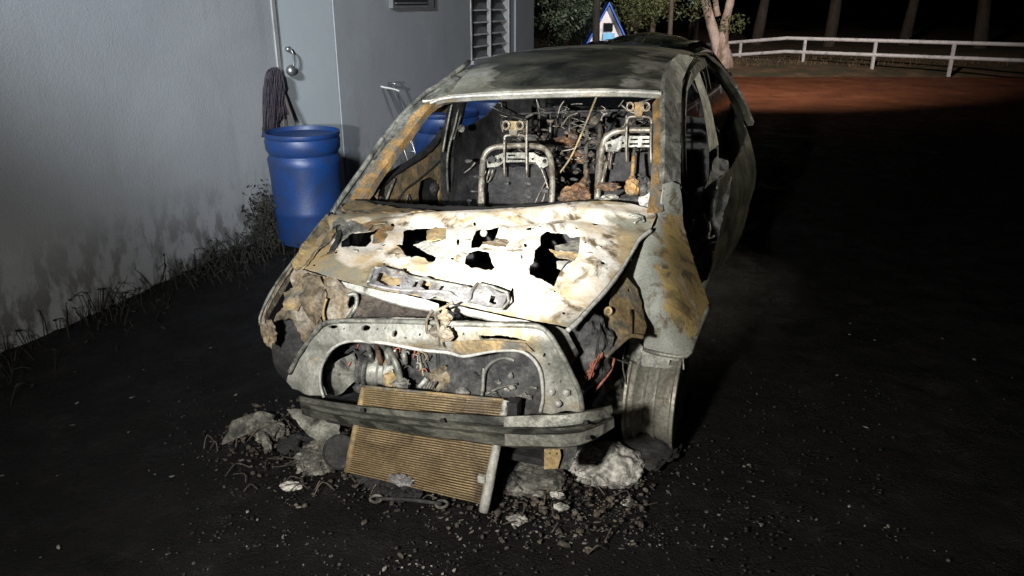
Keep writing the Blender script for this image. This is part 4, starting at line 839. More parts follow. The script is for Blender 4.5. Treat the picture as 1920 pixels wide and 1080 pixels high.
loft('outer_door_skin', [[V3(flank(v, w, -1), v, w) for v in (.52, .9, 1.3, 1.55)] for w in (.25, .45, .62, .84)] + [[V3(flank(v, w, -1) + .02, v, w) for v in (.52, .9, 1.3, 1.55)] for w in (.84, .25)], M['char'], CAR, (.008, 6))
loft('centre_pillar', [[V3(*L(x, y, 'u', u)) for x, y, u in r] for r in (((843, 186, -.66), (832, 235, -.71), (825, 290, -.75), (830, 392, -.78)), ((872, 184, -.64), (862, 235, -.68), (851, 290, -.72), (850, 392, -.75)), ((876, 186, -.70), (866, 236, -.74), (856, 292, -.78), (856, 392, -.82)))], M['char'], CAR, (.004, 7))
for a in (((862, 188), (853, 235), (842, 275), (838, 310), (840, 360)), ((848, 190), (838, 240), (830, 285)), ((868, 190), (860, 230), (850, 262))):
    tube('pillar_flange', [L(x, y, 'u', -.66 - .0004 * (y - 188)) for x, y in a], .007, M['greymetal'], CAR, 6, 4, .2)
lathe('belt_anchor', [(.008, 0), (.022, 0), (.024, .012), (.01, .016), (.008, 0)], L(863, 241, 'u', -.63), (1, -.5, .2), M['greymetal'], CAR, 14)
# left rear side
sheet('rear_side_panel', [(1.5, .26), (2.19, .24)] + arch[::-1] + [(2.95, .26), (3.28, .35), (3.3, .82), (3.0, 1.02), (2.5, .93), (1.9, .86), (1.5, .83)], lambda v, w: (flank(v, w, -1), v, w), M['char'], CAR, (), .07, .012, (.006, 5), .006, face=(1, 0, 0))
sheet('inner_side_trim', [(852, 250), (868, 238), (885, 234), (905, 222), (925, 206), (940, 188), (955, 182), (1000, 184), (1000, 392), (850, 392)], [(852, 250, 'u', -.72), (885, 234, 'v', 1.95), (940, 190, 'v', 2.45), (1000, 184, 'v', 2.7), (1000, 390, 'v', 2.4), (850, 392, 'u', -.74)], M['dark'], CAR, (), 14, .02, (.04, 6), 1)

# ---- rear seat frame
rsf = bpy.data.objects.new('rear_seat_frame', None); COL.objects.link(rsf); rsf.parent = CAR
def rod(parent, pts, r, m, sides=7, sm=4, name='tube'): return tube(name, pts, r, m, parent, sides, sm, .08)
def at(x, y, v): return Vector(L(x, y, 'v', v))
rod(rsf, [at(960, 214, 2.5), at(1060, 210, 2.5), at(1150, 207, 2.5), at(1222, 207, 2.5)], .009, M['char'])
rod(rsf, [at(982, 262, 2.4), at(984, 225, 2.45), at(1000, 213, 2.5)], .011, M['seatmetal'])
for x in (1032, 1068, 1010, 1225): rod(rsf, [at(x, 215, 2.45), at(x - 1, 262, 2.38)], .007, M['seatmetal'], 6, 0)
rod(rsf, [at(1128, 255, 2.42), at(1128, 220, 2.46), at(1140, 212, 2.48)], .010, M['seatmetal'])
rod(rsf, [at(960, 262, 2.35), at(1240, 256, 2.35)], .008, M['char'], 6, 0)
sheet('seat_back_panel', [(940, 225), (1235, 218), (1235, 320), (940, 330)], [(940, 225, 'v', 2.62), (1235, 218, 'v', 2.6), (1080, 325, 'v', 2.4)], M['dark'], rsf, [[(960, 235), (1005, 234), (1005, 255), (962, 256)], [(1078, 226), (1118, 226), (1118, 250), (1080, 252)]], 14, .02, (.03, 9), 1.5)
for x, y, w in ((990, 262, .07), (1060, 268, .07), (1085, 295, .08), (1075, 255, .03)): lump('burnt_foam', at(x, y, 2.2), (w, .05, .04), M['rustdark' if x > 1000 else 'char'], rsf, .5, 5)
# ---- front seats
def seat(hoop, hv, plate, prongs, bracket, panel, braces):
    s = bpy.data.objects.new('front_seat_frame', None); COL.objects.link(s); s.parent = CAR
    rod(s, [at(x, y, v) for (x, y), v in zip(hoop, hv)], .0175, M['seatmetal'], 10, 5, 'hoop')
    pl, ph, pv = plate
    sheet('cross_plate', pl, [(pl[0][0], pl[0][1], 'v', pv), (pl[len(pl) // 2][0], pl[len(pl) // 2][1], 'v', pv), (pl[1][0], pl[1][1] - 8, 'v', pv + .01)], M['greymetal'], s, ph, 6, .008, (.004, 15), .3)
    for (x, y0, y1) in prongs: rod(s, [at(x, y0, pv - .03), at(x - 1, (y0 + y1) / 2, pv - .03), at(x, y1, pv - .04)], .0075, M['seatmetal'], 8, 3, 'headrest_rod')
    bx, by, bw, rust = bracket
    hb_ = sheet('headrest_bracket', [(bx - bw, by - 8), (bx + bw, by - 8), (bx + bw, by + 8), (bx + 8, by + 9), (bx + 6, by + 18), (bx - 6, by + 18), (bx - 8, by + 9), (bx - bw, by + 8)], [(bx - bw, by - 8, 'v', pv + .03), (bx + bw, by - 8, 'v', pv + .03), (bx, by + 18, 'v', pv)], M['orange' if rust else 'tan'], s, [disc(bx - bw + 7, by, 4, 5.5), disc(bx + bw - 7, by, 4, 5.5)], 6, .012, (.003, 14), .3)
    for e in (-1, 1): rod(hb_, [at(bx + e * (bw - 7) + 6.5 * math.cos(a), by + 8 * math.sin(a), pv + .0) for a in [2 * math.pi * i / 8 for i in range(9)]], .005, M['seatmetal'], 6, 2, 'socket')
    sheet('charred_back', panel, [(panel[0][0], panel[0][1], 'v', pv + .10), (panel[1][0], panel[1][1], 'v', pv + .10), (panel[2][0], panel[2][1], 'v', pv - .05)], M['dark'], s, (), 12, .02, (.03, 8), 1.5)
    for pts in braces: rod(s, [at(x, y, pv - .02) for x, y in pts], .005, M['seatmetal'], 6, 3, 'brace_wire')
    return s
s1 = seat([(900, 396), (903, 340), (905, 305), (911, 287), (925, 277), (945, 274), (985, 273), (1010, 275), (1026, 284), (1033, 302), (1036, 340), (1033, 396)], [1.12, 1.2, 1.28, 1.31, 1.33, 1.34, 1.34, 1.33, 1.31, 1.28, 1.2, 1.12],
     ([(912, 300), (930, 292), (945, 286), (1000, 286), (1012, 294), (1028, 296), (1028, 310), (1014, 318), (1004, 304), (945, 304), (934, 312), (914, 314)], [disc(918, 304, 4), disc(1021, 302, 4), [(952, 290), (966, 290), (966, 293), (952, 293)], [(952, 297), (990, 297), (990, 300), (952, 300)], disc(999, 298, 2.5), disc(938, 298, 2.5)], 1.30),
     [(946, 262, 332), (988, 226, 333)], (962, 235, 20, False), [(912, 315), (1028, 312), (1030, 394), (906, 394)],
     [[(1014, 314), (1022, 335), (1030, 360)], [(1025, 336), (1008, 370), (998, 392)], [(1027, 345), (1018, 375), (1008, 392)], [(918, 318), (912, 340), (918, 338), (924, 318)]])
rod(s1, [at(946, 274, 1.33), at(946, 262, 1.33), at(950, 254, 1.34), at(980, 254, 1.34), at(986, 262, 1.33), at(988, 276, 1.33)], .008, M['seatmetal'], 8, 4, 'headrest_loop')
sheet('recliner_plate', [(898, 360), (906, 360), (908, 392), (896, 394)], [(898, 360, 'v', 1.14), (906, 360, 'v', 1.14), (900, 392, 'v', 1.1)], M['seatmetal'], s1, (), 6, .02, None)
s2 = seat([(1118, 396), (1122, 345), (1126, 300), (1131, 270), (1140, 255), (1158, 246), (1185, 244), (1220, 244), (1245, 246), (1258, 260), (1262, 300), (1262, 390)], [1.12, 1.18, 1.25, 1.29, 1.31, 1.32, 1.32, 1.32, 1.32, 1.30, 1.25, 1.1],
     ([(1134, 268), (1152, 262), (1165, 255), (1240, 255), (1250, 262), (1250, 278), (1238, 276), (1165, 276), (1158, 284), (1136, 284)], [disc(1143, 274, 4.5), [(1182, 260), (1196, 260), (1196, 263), (1182, 263)], [(1180, 268), (1196, 268), (1196, 272), (1180, 272)], [(1204, 260), (1220, 260), (1220, 263), (1204, 263)], [(1204, 268), (1222, 268), (1222, 272), (1204, 272)], disc(1168, 268, 2.5)], 1.28),
     [(1175, 232, 304), (1221, 232, 305)], (1197, 200, 22, True), [(1138, 288), (1250, 285), (1250, 394), (1128, 394)],
     [[(1143, 284), (1140, 312), (1136, 322)], [(1147, 286), (1143, 318)]])
rod(s2, [at(1176, 244, 1.30), at(1176, 226, 1.31), at(1182, 219, 1.32), at(1212, 219, 1.32), at(1221, 226, 1.31), at(1221, 246, 1.30)], .008, M['seatmetal'], 8, 4, 'headrest_loop')
for x0, y0, x1, y1, r in ((1190, 276, 1184, 335, .010), (1138, 300, 1128, 345, .01)): rod(s2, [at(x0, y0, 1.25), at(x1, y1, 1.15)], r, M['seatmetal'], 6, 0, 'brace_rod')
bm = bmesh.new()
for i in range(26):
    x = random.uniform(945, 1235); y = random.uniform(195, 300); v = random.uniform(2.0, 2.45); c = at(x, y, v); n_ = random.randint(4, 8); w = random.uniform(.012, .03); d = Vector((random.uniform(-.3, .3), 0, -1)).normalized()
    add_tube(bm, [c + d * (.018 * k) + V3(w * (1 if k % 2 else -1), 0, 0) for k in range(n_)], .0032, 5, 3)
for i in range(60):
    c = at(random.uniform(870, 1240), random.uniform(185, 385), random.uniform(1.5, 2.4)); d = Vector((random.gauss(0, .5), random.gauss(0, .3), random.gauss(0, 1))).normalized() * random.uniform(.04, .16)
    add_tube(bm, [c, c + d * .5 + V3(random.uniform(-.02, .02), 0, random.uniform(-.02, .02)), c + d], random.uniform(.0025, .006), 5, 3)
tag(from_bm('burnt_springs', bm, M['seatmetal'], CAR), kind='stuff')
bm = bmesh.new()
for i in range(120):
    p = at(random.uniform(1000, 1235), random.uniform(225, 390), random.uniform(1.7, 2.4)); add_lump(bm, p, (random.uniform(.01, .04), .02, random.uniform(.006, .03)), .6, 5, 1)
tag(from_bm('burnt_padding', bm, M['scorched'], CAR, False), kind='stuff')
# belts, lever and rubble in the cabin
tube('belt_cable', [at(1119, 180, 1.25), at(1095, 240, 1.35), at(1070, 295, 1.4), at(1045, 330, 1.4)], .006, M['tan'], CAR, 6)
tube('belt_cable', [at(920, 200, 1.9), at(960, 218, 2.1), at(985, 226, 2.2)], .005, M['greymetal'], CAR, 5)
tube('console_post', [at(1101, 235, 1.9), at(1099, 290, 1.6), at(1098, 325, 1.4)], .013, M['seatmetal'], CAR, 8); tube('console_post', [at(1126, 230, 1.8), at(1122, 300, 1.4), at(1118, 385, 1.1)], .014, M['seatmetal'], CAR, 8)
lump('melted_console', at(1080, 368, 1.15), (.08, .08, .065), M['rustdark'], CAR, .45, 5, 4); tube('gear_lever', [at(1090, 350, 1.15), at(1098, 332, 1.2), at(1100, 318, 1.22)], [.03, .012, .01], M['rustdark'], CAR, 8)
lump('melted_column', at(1186, 352, .85), (.035, .05, .05), M['orange'], CAR, .4, 5); tube('steering_column', [at(1188, 292, 1.0), at(1186, 330, .9), at(1186, 350, .85)], .010, M['orange'], CAR, 8)
lump('steering_remains', at(1186, 385, .8), (.09, .06, .05), M['char'], CAR, .35, 4); lump('ash_lump', at(1140, 378, .75), (.06, .05, .035), M['greyash'], CAR, .4, 5)
lump('rust_scrap', at(1140, 350, .9), (.06, .04, .02), M['rustdark'], CAR, .5, 6); lump('rust_scrap', at(1205, 350, .9), (.05, .05, .05), M['char'], CAR, .5, 6)
bm = bmesh.new()
for i in range(80):
    p = at(random.uniform(870, 1235), random.uniform(300, 392), random.uniform(1.2, 2.0)); add_lump(bm, p, (random.uniform(.006, .03), .012, random.uniform(.004, .018)), .6, 5, 1)
tag(from_bm('cabin_rubble', bm, M['char'], CAR, False), kind='stuff')

# ================================================================== things on the ground round the wreck
def gpt(x, y, z=0.): return Vector(Wp(x, y, 'z', z))
def pile(name, label, cat, x, y, s, m, n=60, ch=(.012, .035), amp=.35):
    c = gpt(x, y, .0); t = thing(name, label, cat, c)
    big = 'white' in label
    lump('heap', (0, 0, s[2] * .05), (s[0] * .95, s[1] * .95, s[2] * (1.0 if big else .8)), m, t, .16 if big else amp, 7, 5, None, big)
    bm = bmesh.new()
    for i in range(n * (2 if big else 5)):
        a = random.uniform(1.2, 4.2) if big else random.uniform(0, 6.28); r = random.uniform(.55, 1.12) if big else random.uniform(.0, 1.12) ** .7; h = max(0, 1 - r * r) ** .5 * s[2] * .8; k = random.uniform(*ch) * random.choice((.5, .7, 1))
        add_lump(bm, (s[0] * r * math.cos(a), s[1] * r * math.sin(a), h), (k, k * random.uniform(.6, 1), k * random.uniform(.5, .9)), .45, 4, 2)
    tag(from_bm('chips', bm, m, t, False), kind='stuff'); return t
pile('ash_heap', 'large white heap of ash below the bare wheel rim', 'ash heap', 1143, 876, (.15, .13, .085), M['ash'], 60, (.008, .028), .22)
pile('rubble_heap', 'grey lumpy rubble heap between the radiator and the white ash heap', 'rubble', 1000, 895, (.13, .13, .035), M['greyash'], 120, (.006, .024), .5)
pile('rubble_heap', 'dark grey rubble heap left of the radiator under the bumper beam', 'rubble', 600, 855, (.09, .12, .035), M['greyash'], 60, (.006, .022), .5)
pile('rubble_heap', 'small rubble heap at the far left in front of the wreck', 'rubble', 508, 812, (.06, .06, .05), M['greyash'], 40, (.006, .018), .5)
c = gpt(480, 818, 0); t = thing('bent_metal_scrap', 'pale crushed metal scrap at the left edge of the debris', 'scrap', c)
sheet('plate', [(-.12, 0), (-.02, .015), (.05, .0), (.07, .05), (.01, .09), (-.08, .085)], lambda a, b: (a, .1 * math.sin(a * 9) + b * .4, b + .01), M['greyash'], t, (), .025, .006, (.02, 12), .004, face=(0, -1, .5))
c = gpt(500, 838, 0); tag(lump('scrap_rod', c + V3(0, 0, .03), (.02, .09, .02), M['greyash'], None, .3, 4, 3, Matrix.Rotation(.5, 3, 'Z')), 'short pale scrap piece lying left of the round lamp', 'scrap')
c = gpt(592, 838, 0); t = thing('torn_plate', 'torn grey sheet-metal plate standing under the left end of the bumper beam', 'scrap', c)
sheet('plate', [(-.10, .17), (.02, .16), (.11, .16), (.10, .02), (.04, -.02), (-.03, .05)], lambda a, b: (a, .05 * b + .02 * math.sin(a * 20), b + .02), M['greymetal'], t, (), .022, .004, (.012, 14), .004, face=(0, -1, 0))
# round lamp lying against the radiator
c = gpt(643, 872, 0); t = thing('round_lamp', 'dark round lamp body lying against the lower left of the radiator', 'lamp', c + V3(0, 0, .075))
lathe('housing', [(0, .0), (.05, .002), (.064, .006), (.068, .014), (.068, .06), (.05, .085), (0, .09)], (0, -.02, 0), (-.25, .85, -.45), M['char'], t, 36); lathe('rim_ring', [(.064, .0), (.070, .0), (.072, .02), (.064, .02), (.064, 0)], (0, -.021, 0), (-.25, .85, -.45), M['dark'], t, 36)
# long tie bar on the ground
t = thing('tie_bar', 'dark metal bar with ring ends lying in front of the radiator', 'bar', gpt(770, 938, 0))
a = gpt(705, 935, .02) - t.location; b = gpt(828, 945, .02) - t.location
tube('rod', [a, a.lerp(b, .5) + V3(0, 0, .008), b], .008, M['char'], t, 8); 
for p in (a, b): tube('ring_end', [p + V3(.022 * math.cos(k), .022 * math.sin(k), 0) for k in [2 * math.pi * i / 10 for i in range(11)]], .006, M['greyash'], t, 6, 2)
# scattered chips and cinders
bm = bmesh.new()
for i in range(2200):
    if i < 1300: x, y = random.gauss(1000, 210), random.uniform(860, 1080)
    elif i < 1700: x, y = random.gauss(620, 90), random.uniform(820, 1000)
    else: x, y = random.uniform(0, 1920), random.uniform(600, 1080)
    p = gpt(x, y, 0.0)
    if noise.noise(Vector((p.x * 3.1, p.y * 3.1, 0))) < random.uniform(-.25, .35): continue
    k = random.choice([.002, .0025, .003, .003, .004, .006]) * random.uniform(.7, 1.3)
    add_lump(bm, p + V3(0, 0, -.022 + k * .4), (k * random.uniform(.8, 2.2), k * random.uniform(.5, 1.2), k * random.uniform(.3, .7)), .5, 3, 1, None, Matrix.Rotation(random.uniform(0, 3.1), 3, 'Z'))
tag(from_bm('ash_chips', bm, M['greyash'], None, False), 'pale ash chips scattered over the black ground', 'debris', kind='stuff')
bm = bmesh.new()
for i in range(800):
    x, y = random.uniform(300, 1700), random.uniform(700, 1080); p = gpt(x, y, 0.0); k = random.uniform(.002, .006)
    add_lump(bm, p + V3(0, 0, -.012), (k * 1.3, k, k * .8), .6, 4, 1)
tag(from_bm('cinders', bm, M['dark'], None, False), 'black cinders and charred crumbs strewn on the ground', 'debris', kind='stuff')
for i, (x, y, s, lab) in enumerate(((1043, 928, .02, 'small rounded pale stone right of the tie bar'), (1052, 950, .022, 'pale stone lying nearest below the white ash heap'), (1178, 942, .02, 'lone pale chip below right of the white ash heap'), (970, 975, .026, 'flat pale ash flake in the foreground of the wreck'), (545, 912, .028, 'thin pale sliver in the foreground below the dark rubble'))):
    c = gpt(x, y, .005); tag(lump('stone', c, (s * 1.3, s * .8, s * .6), M['ash'], None, .5, 4, 3), lab, 'stone')
bm = bmesh.new()
for i in range(1700):
    u = random.uniform(-.95, .95); v = random.gauss(-.52, .15); b = RM.T @ np.array([u, v, 0]) + CO
    h = max(0, .055 * math.exp(-((v + .58) / .17) ** 2) * (.5 + .9 * noise.noise(Vector((u * 4, v * 4, 5)))))
    k = random.uniform(.004, .014) * random.choice((.3, .45, .6, .9))
    add_lump(bm, Vector(b) + V3(0, 0, h * random.uniform(.1, 1) - .008), (k * random.uniform(.8, 1.8), k, k * random.uniform(.4, .9)), .55, 4, 1, None, Matrix.Rotation(random.uniform(0, 3.1), 3, 'Z'))
for i in range(60):
    u = random.uniform(-.9, .9); v = random.gauss(-.62, .14); b = Vector(RM.T @ np.array([u, v, 0]) + CO); a = random.uniform(0, 6.28); l = random.uniform(.03, .11)
    add_tube(bm, [b, b + V3(math.cos(a) * l * .5, math.sin(a) * l * .5, random.uniform(.01, .05)), b + V3(math.cos(a + .6) * l, math.sin(a + .6) * l, .005)], .0025, 4, 3)
tag(from_bm('charred_debris', bm, M['scorched'], None, False), 'bed of black charred debris and wire under the front of the wreck', 'debris', kind='stuff')
bm = bmesh.new()
for x, y, r in ((715, 905, .085), (690, 885, .06), (760, 925, .05), (560, 835, .08), (960, 905, .06), (640, 830, .07), (1100, 845, .06)):
    c = gpt(x, y, 0)
    for i in range(70):
        a = random.uniform(0, 6.28); q_ = random.random() ** .6; k = random.uniform(.006, .022); add_lump(bm, c + V3(r * q_ * math.cos(a), r * q_ * math.sin(a), (1 - q_) * r * .6), (k * 1.3, k, k * .7), .55, 4, 1)
tag(from_bm('charred_crumbs', bm, M['dark'], None, False), 'black charred crumbs banked against the radiator and rubble', 'debris', kind='stuff')
# weeds by the wall at the left
bm = bmesh.new()
for i in range(520):
    tt = random.choice((-.2, .15, -.5, -.9, -1.7, -2.7)) + random.gauss(0, .2); off = abs(random.gauss(.12, .22)) + .02
    p = W0 + WD * tt + WN * off; h = random.uniform(.015, .10) * (1.5 if off < .15 else .8); a = random.uniform(0, 6.28); l = random.uniform(.5, 2.2) * h
    q1 = p + Vector((math.cos(a) * l * .5, math.sin(a) * l * .5, h)); q2 = p + Vector((math.cos(a + .5) * l, math.sin(a + .5) * l, h * random.uniform(.2, 1.1)))
    add_tube(bm, [p - V3(0, 0, .04), q1, q2], [.0035, .0025, .001], 3, 3)
    if random.random() < .5:
        for e in (q1, q2):
            w = Vector((random.uniform(-1, 1), random.uniform(-1, 1), random.uniform(-.5, .5))).normalized(); w2 = w.orthogonal().normalized(); z = random.uniform(.008, .022); bm.faces.new([bm.verts.new(e - w * z), bm.verts.new(e + w2 * z * .45), bm.verts.new(e + w * z), bm.verts.new(e - w2 * z * .45)])
tag(from_bm('dry_weeds', bm, M['weed'], None, False), 'dark dry weeds growing along the foot of the wall', 'weeds', kind='stuff')

sh = thing('shrub', 'dark scraggly shrub against the wall left of the nearest barrel', 'shrub', wallpt(470, 430, .18)); sh.location.z = 0; sl = Vector(sh.location)
bm = bmesh.new(); tips = []
for i in range(26):
    e = wallpt(random.uniform(448, 496), random.uniform(335, 420), random.uniform(.04, .3)) - sl; add_tube(bm, [V3(random.uniform(-.1, .1), random.uniform(-.1, .1), -.03), e * .5 + V3(random.uniform(-.05, .05), 0, 0), e], [.007, .005, .002], 5, 3); tips.append(e)
from_bm('stems', bm, M['weed'], sh)
bm = bmesh.new()
for e in tips:
    for k in range(26):
        p = e * random.uniform(.35, 1.0) + V3(random.gauss(0, .05), random.gauss(0, .05), random.gauss(0, .05)); a = Vector((random.uniform(-1, 1), random.uniform(-1, 1), random.uniform(-1, 1))).normalized(); b = a.orthogonal().normalized(); z = random.uniform(.012, .03)
        bm.faces.new([bm.verts.new(p - a * z), bm.verts.new(p + b * z * .4), bm.verts.new(p + a * z), bm.verts.new(p - b * z * .4)])
from_bm('foliage', bm, M['weed'], sh, False)

# ================================================================== background on the right
def far(x, y, D): return Vector(Wp(x, y, 'y', D))
# low bank with grass
bm = bmesh.new()
for i in range(61):
    x = -8 + 1.0 * i
    for y, z in ((19.5, -.1), (21.2, .10), (22.6, .22), (24.5, .25), (30, .25), (60, .4)): bm.verts.new((x, y + .3 * noise.noise(Vector((x * .4, y, 0))), z + .06 * noise.noise(Vector((x * .7, y, 2)))))
bm.verts.ensure_lookup_table()
for i in range(60):
    for k in range(5): bm.faces.new((bm.verts[i * 6 + k], bm.verts[(i + 1) * 6 + k], bm.verts[(i + 1) * 6 + k + 1], bm.verts[i * 6 + k + 1]))
soil = mat('bank_soil', [(.07, .045, .025), (.14, .085, .045), (.2, .13, .07)], 2, (.06, .06, .03), .4, 1.5, .95, 0, .6, 12, .3)
tag(from_bm('bank', bm, soil), 'low earth bank beyond the dirt yard', 'bank', kind='structure')
bm = bmesh.new()
for i in range(2600):
    x = random.uniform(3, 22); y = random.uniform(21.6, 24); h = random.uniform(.05, .16); a = random.uniform(0, 6.28); z = .08 + .1 * min(1, (y - 21.2) / 1.4)
    w = Vector((math.cos(a), math.sin(a), 0)) * .012; p = Vector((x, y, z)); bm.faces.new([bm.verts.new(p - w), bm.verts.new(p + w), bm.verts.new(p + Vector((random.uniform(-.05, .05), random.uniform(-.05, .05), h)))])
tag(from_bm('bank_grass', bm, mat('dry_grass', [(.12, .10, .05), (.22, .18, .09)], 3, None, 0, 1, .9, 0, 0, 10, .2), None, False), 'short dry grass along the top of the bank', 'grass', kind='stuff')
# white rail fence
FD = 23.5
fa = far(1268, 88, FD + 1.2); fb = far(1470, 72, FD - .8); fdir = (fb - fa).normalized(); fz = fa.z
fe = thing('rail_fence', 'white two-rail fence behind the pale tree trunk', 'fence', (fa.x, fa.y, 0))
f0 = fa; L_ = 14.0
zt = lambda s: fa.z + (fb.z - fa.z) / (fb - fa).length * min(s, 3.4)
for dz in (0, -.36): tube('rail', [Vector((fdir.x * s, fdir.y * s, zt(s) + dz)) for s in (-4, 0, 3.4, 14)], .05, M['white'], fe, 8, 0)
for s in (-3.4, -1.55, .3, 2.05, 3.9, 5.75, 7.6, 9.45, 11.3, 13.2): box('post', (fdir.x * s, fdir.y * s, zt(s) / 2 + .0), (.07, .07, zt(s) + .02), M['white'], fe)
# trees
def leaves(bm, c, r, n, size):
    for i in range(n):
        d = Vector((random.gauss(0, 1), random.gauss(0, 1), random.gauss(0, 1))); d.normalize(); rr = random.uniform(.3, 1) ** .6
        p = Vector(c) + Vector((d.x * r[0], d.y * r[1], d.z * r[2])) * rr
        a = Vector((random.uniform(-1, 1), random.uniform(-1, 1), random.uniform(-1, .6))).normalized(); b = a.orthogonal().normalized(); b.rotate(Matrix.Rotation(random.uniform(0, 6.28), 3, a)); s = size * random.uniform(.6, 1.4)
        bm.faces.new([bm.verts.new(p - a * s), bm.verts.new(p + b * s * .38), bm.verts.new(p + a * s), bm.verts.new(p - b * s * .38)])
def tree(label, loc, h, r, cz, nl, m=None, tm=None, clumps=16, ls=.09, trunk_pts=None, leafc=None):
    t = thing('tree', label, 'tree', loc, 0, 'trees beyond the yard')
    bm = bmesh.new(); tips = []
    if trunk_pts:
        for pts, rr in trunk_pts: add_tube(bm, pts, rr, 12, 5, .15); tips.append(pts[-1])
    else:
        lean = Vector((random.uniform(-.9, .9), random.uniform(-.3, .3), 0)) * (1 if r > .15 else -.12); add_tube(bm, [V3(0, 0, -.2), lean * .4 + V3(0, 0, h * .3), lean + V3(0, 0, h * .65), lean * 1.2 + V3(0, 0, h)], [r, r * .75, r * .5, r * .2], 10, 5, .2)
        for i in range(7):
            z = h * random.uniform(.4, .85); a = random.uniform(0, 6.28); l = h * random.uniform(.2, .35); st = lean * (z / h) + V3(0, 0, z); tip = st + V3(math.cos(a) * l, math.sin(a) * l, l * .5)
            add_tube(bm, [st, st.lerp(tip, .5) + V3(0, 0, .1), tip], [r * .35, r * .2, r * .06], 6, 4); tips.append(tip)
    from_bm('trunk', bm, tm or M['trunk'], t)
    bm = bmesh.new()
    cs = leafc or [(random.gauss(0, h * .16), random.gauss(0, h * .16), cz + random.gauss(0, h * .15)) for _ in range(clumps)] + [tuple(p) for p in tips]
    for c in cs: k = random.uniform(.35, .8); leaves(bm, c, (k, k, k * .65), nl // len(cs), ls)
    from_bm('crown', bm, m or M['leaf'], t, False)
    return t
# pale forked tree
pb = far(1356, 122, 21.5); pb.z = .1
pt = lambda x, y: far(x, y, 21.5) - pb
tree('pale-barked forked tree trunk in front of the white rail fence', pb, 6, .2, 5, 1500, M['leaf2'], M['trunkpale'], 10, .055,
     [([pt(1356, 135), pt(1350, 112), pt(1344, 85), pt(1335, 50), pt(1324, 10), pt(1311, -40), pt(1295, -110), pt(1280, -190)], [.28, .19, .155, .135, .12, .10, .07, .03]),
      ([pt(1360, 130), pt(1356, 100), pt(1355, 78), pt(1359, 45), pt(1368, 8), pt(1376, -40), pt(1390, -120), pt(1395, -200)], [.24, .20, .15, .115, .11, .09, .06, .03]),
      ([pt(1357, 70), pt(1362, 52), pt(1365, 40)], [.09, .07, .05]), ([pt(1346, 30), pt(1342, 0), pt(1350, -60)], [.08, .07, .03])],
     leafc=[tuple(pt(x, y)) for x, y in ((1375, 45), (1290, -120), (1280, -190), (1390, -130), (1395, -200), (1340, -150), (1350, -70))])
tl = [('dense tree with grey-green leaves right of the building corner', 1062, 20, 20.0, 5.0, .12, 2.3, 9000, 'leaf', [(1070, 15), (1085, 30), (1065, 40), (1088, 12), (1092, 35), (1080, -10), (1055, 20), (1090, -30), (1060, -40), (1030, -10), (1040, -30), (1075, 60), (1050, 60), (1030, 40)]),
      ('slim dark tree standing between building and playhouse', 1121, 55, 14.5, 5.5, .09, 4.4, 3000, 'leaf', None),
      ('tree with yellowish leaf sprays above the playhouse', 1225, 30, 21.0, 6.5, .09, 4.2, 5000, 'leaf2', [(1200, 18), (1215, 10), (1185, 25), (1230, -5), (1195, -20), (1240, 10), (1260, -20), (1285, 5), (1210, -50)]),
      ('thin leaning tree left of the pale forked trunk', 1258, 60, 20.0, 6, .07, 4.5, 3000, 'leaf', None),
      ('dark background tree behind the white fence, left of centre', 1300, 40, 29, 8, .22, 4.5, 4500, 'leaf', None),
      ('dark background tree behind the white fence, just right of the forked trunk', 1420, 40, 30, 8, .22, 4.5, 4500, 'leaf', None),
      ('dark background tree behind the fence towards the right', 1560, 40, 29, 8, .25, 4.5, 4500, 'leaf', None),
      ('dark background tree behind the fence second from the right', 1700, 40, 30, 8, .22, 4.5, 4500, 'leaf', None),
      ('dark background tree at the far right behind the fence', 1850, 40, 28, 8, .25, 4.5, 4500, 'leaf2', None),
      ('tall dark tree behind the blue-trimmed playhouse', 1180, 40, 26, 8, .24, 4.5, 4500, 'leaf', None)]
for lab, x, y, D, h, r, cz, nl, mm, lc in tl:
    b = far(x, y, D); b.z = 0
    tree(lab, b, h, r, cz, nl, M[mm], M['trunk'], 16, .05 if D < 22 else .09, None, [tuple(far(px_, py_, D + random.uniform(-.6, .6)) - b) for px_, py_ in lc] if lc else None)
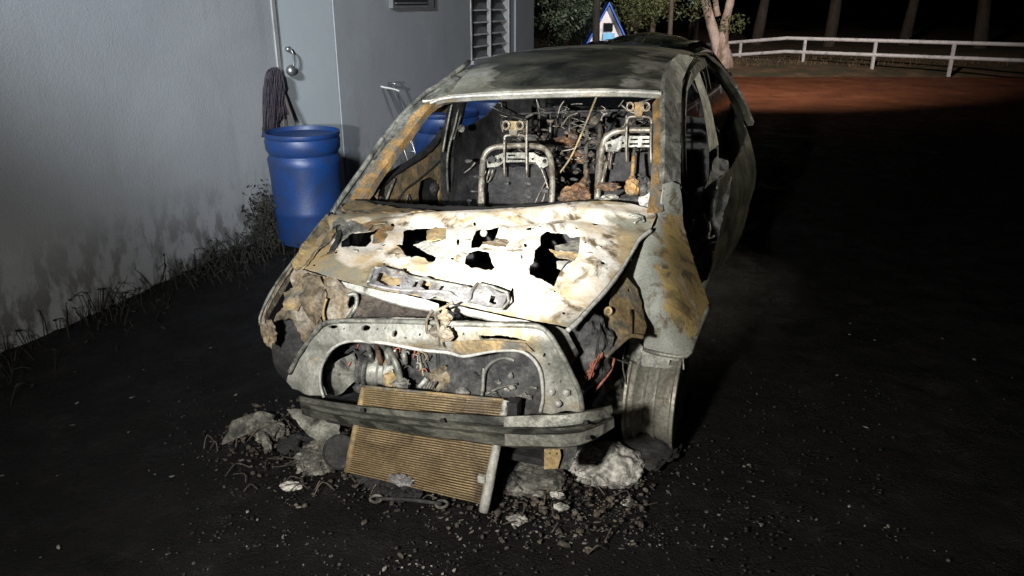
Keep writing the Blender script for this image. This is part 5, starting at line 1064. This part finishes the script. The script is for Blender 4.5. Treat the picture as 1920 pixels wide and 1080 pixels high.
# blue-trimmed playhouse
PD = 18.0; pc = far(1140, 60, PD); t = thing('playhouse', 'small white gabled playhouse with blue roof edges among the trees', 'playhouse', (pc.x, pc.y, 0), R(-3))
ap = far(1141, 6, PD).z; ev = .62; hw = .62
def prism(name, poly, y0, y1, m, parent):
    bm = bmesh.new(); a = [bm.verts.new((x, y0, z)) for x, z in poly]; b = [bm.verts.new((x, y1, z)) for x, z in poly]; bm.faces.new(a); bm.faces.new(b[::-1])
    for i in range(len(poly)): j = (i + 1) % len(poly); bm.faces.new((a[j], a[i], b[i], b[j]))
    bmesh.ops.recalc_face_normals(bm, faces=bm.faces); return from_bm(name, bm, m, parent, False)
prism('wall', [(-hw + .05, 0), (hw - .05, 0), (hw - .05, ev), (0, ap - .06), (-hw + .05, ev)], 0, 1.1, M['white'], t)
for s in (-1, 1): prism('roof', [(0, ap + .03), (0, ap - .03), (s * (hw + .05), ev - .14), (s * (hw + .05), ev - .08)], -.12, 1.2, M['blue'], t)
box('window', (.0, -.02, ap - .50), (.2, .03, .18), M['glass'], t); box('panel', (.02, -.02, ap - .72), (.26, .03, .2), M['pbluepanel'], t)
# parked car behind the wreck
pk = thing('parked_car', 'dark parked car whose roof shows just above the wreck', 'car', (1.42, 8.8, 0), -R(22))
body = [(-.82, -2.0), (-.86, -1.2), (-.88, 0), (-.86, 1.4), (-.80, 2.0)]
loft('body', [[V3(x * k, y, z) for x, y in body] for k, z in ((.93, .22), (1, .45), (1, .72), (.94, .92))] + [[V3(-x * k, y, z) for x, y in body] for k, z in ((.94, .92), (1, .72), (1, .45), (.93, .22))], M['carpaint'], pk)
loft('glasshouse', [[V3(x, y, z) for y, x, z in ((-1.05, s * .78, .90), (-.4, s * .56, 1.33), (.3, s * .54, 1.37), (1.0, s * .54, 1.32), (1.75, s * .76, .92))] for s in (-1, 1)] + [[V3(s * .74, y, .88) for y in (-1.0, -.4, .3, 1.0, 1.7)] for s in (1, -1)], M['glass'], pk)
loft('roof', [[V3(x, y, 1.47 - .17 * (x / .6) ** 2 - .06 * ((y - .3) / .75) ** 2 + dz) for y in (-.48, -.1, .3, .7, 1.05)] for x, dz in ((-.62, 0), (-.3, 0), (0, 0), (.3, 0), (.62, 0), (.62, -.03), (-.62, -.03))], M['carpaint'], pk)
for sx in (-1, 1):
    for sy in (-1.3, 1.3): 
        w = lathe('wheel', [(0, -.09), (.19, -.09), (.30, -.10), (.31, -.05), (.31, .05), (.30, .10), (.19, .09), (0, .08)], (sx * .78, sy, .31), (1, 0, 0), M['rubber'], pk, 28)
    lump('headlamp', (sx * .6, -1.98, .66), (.16, .06, .07), M['glass'], pk, .05, 2, 2, None, True)
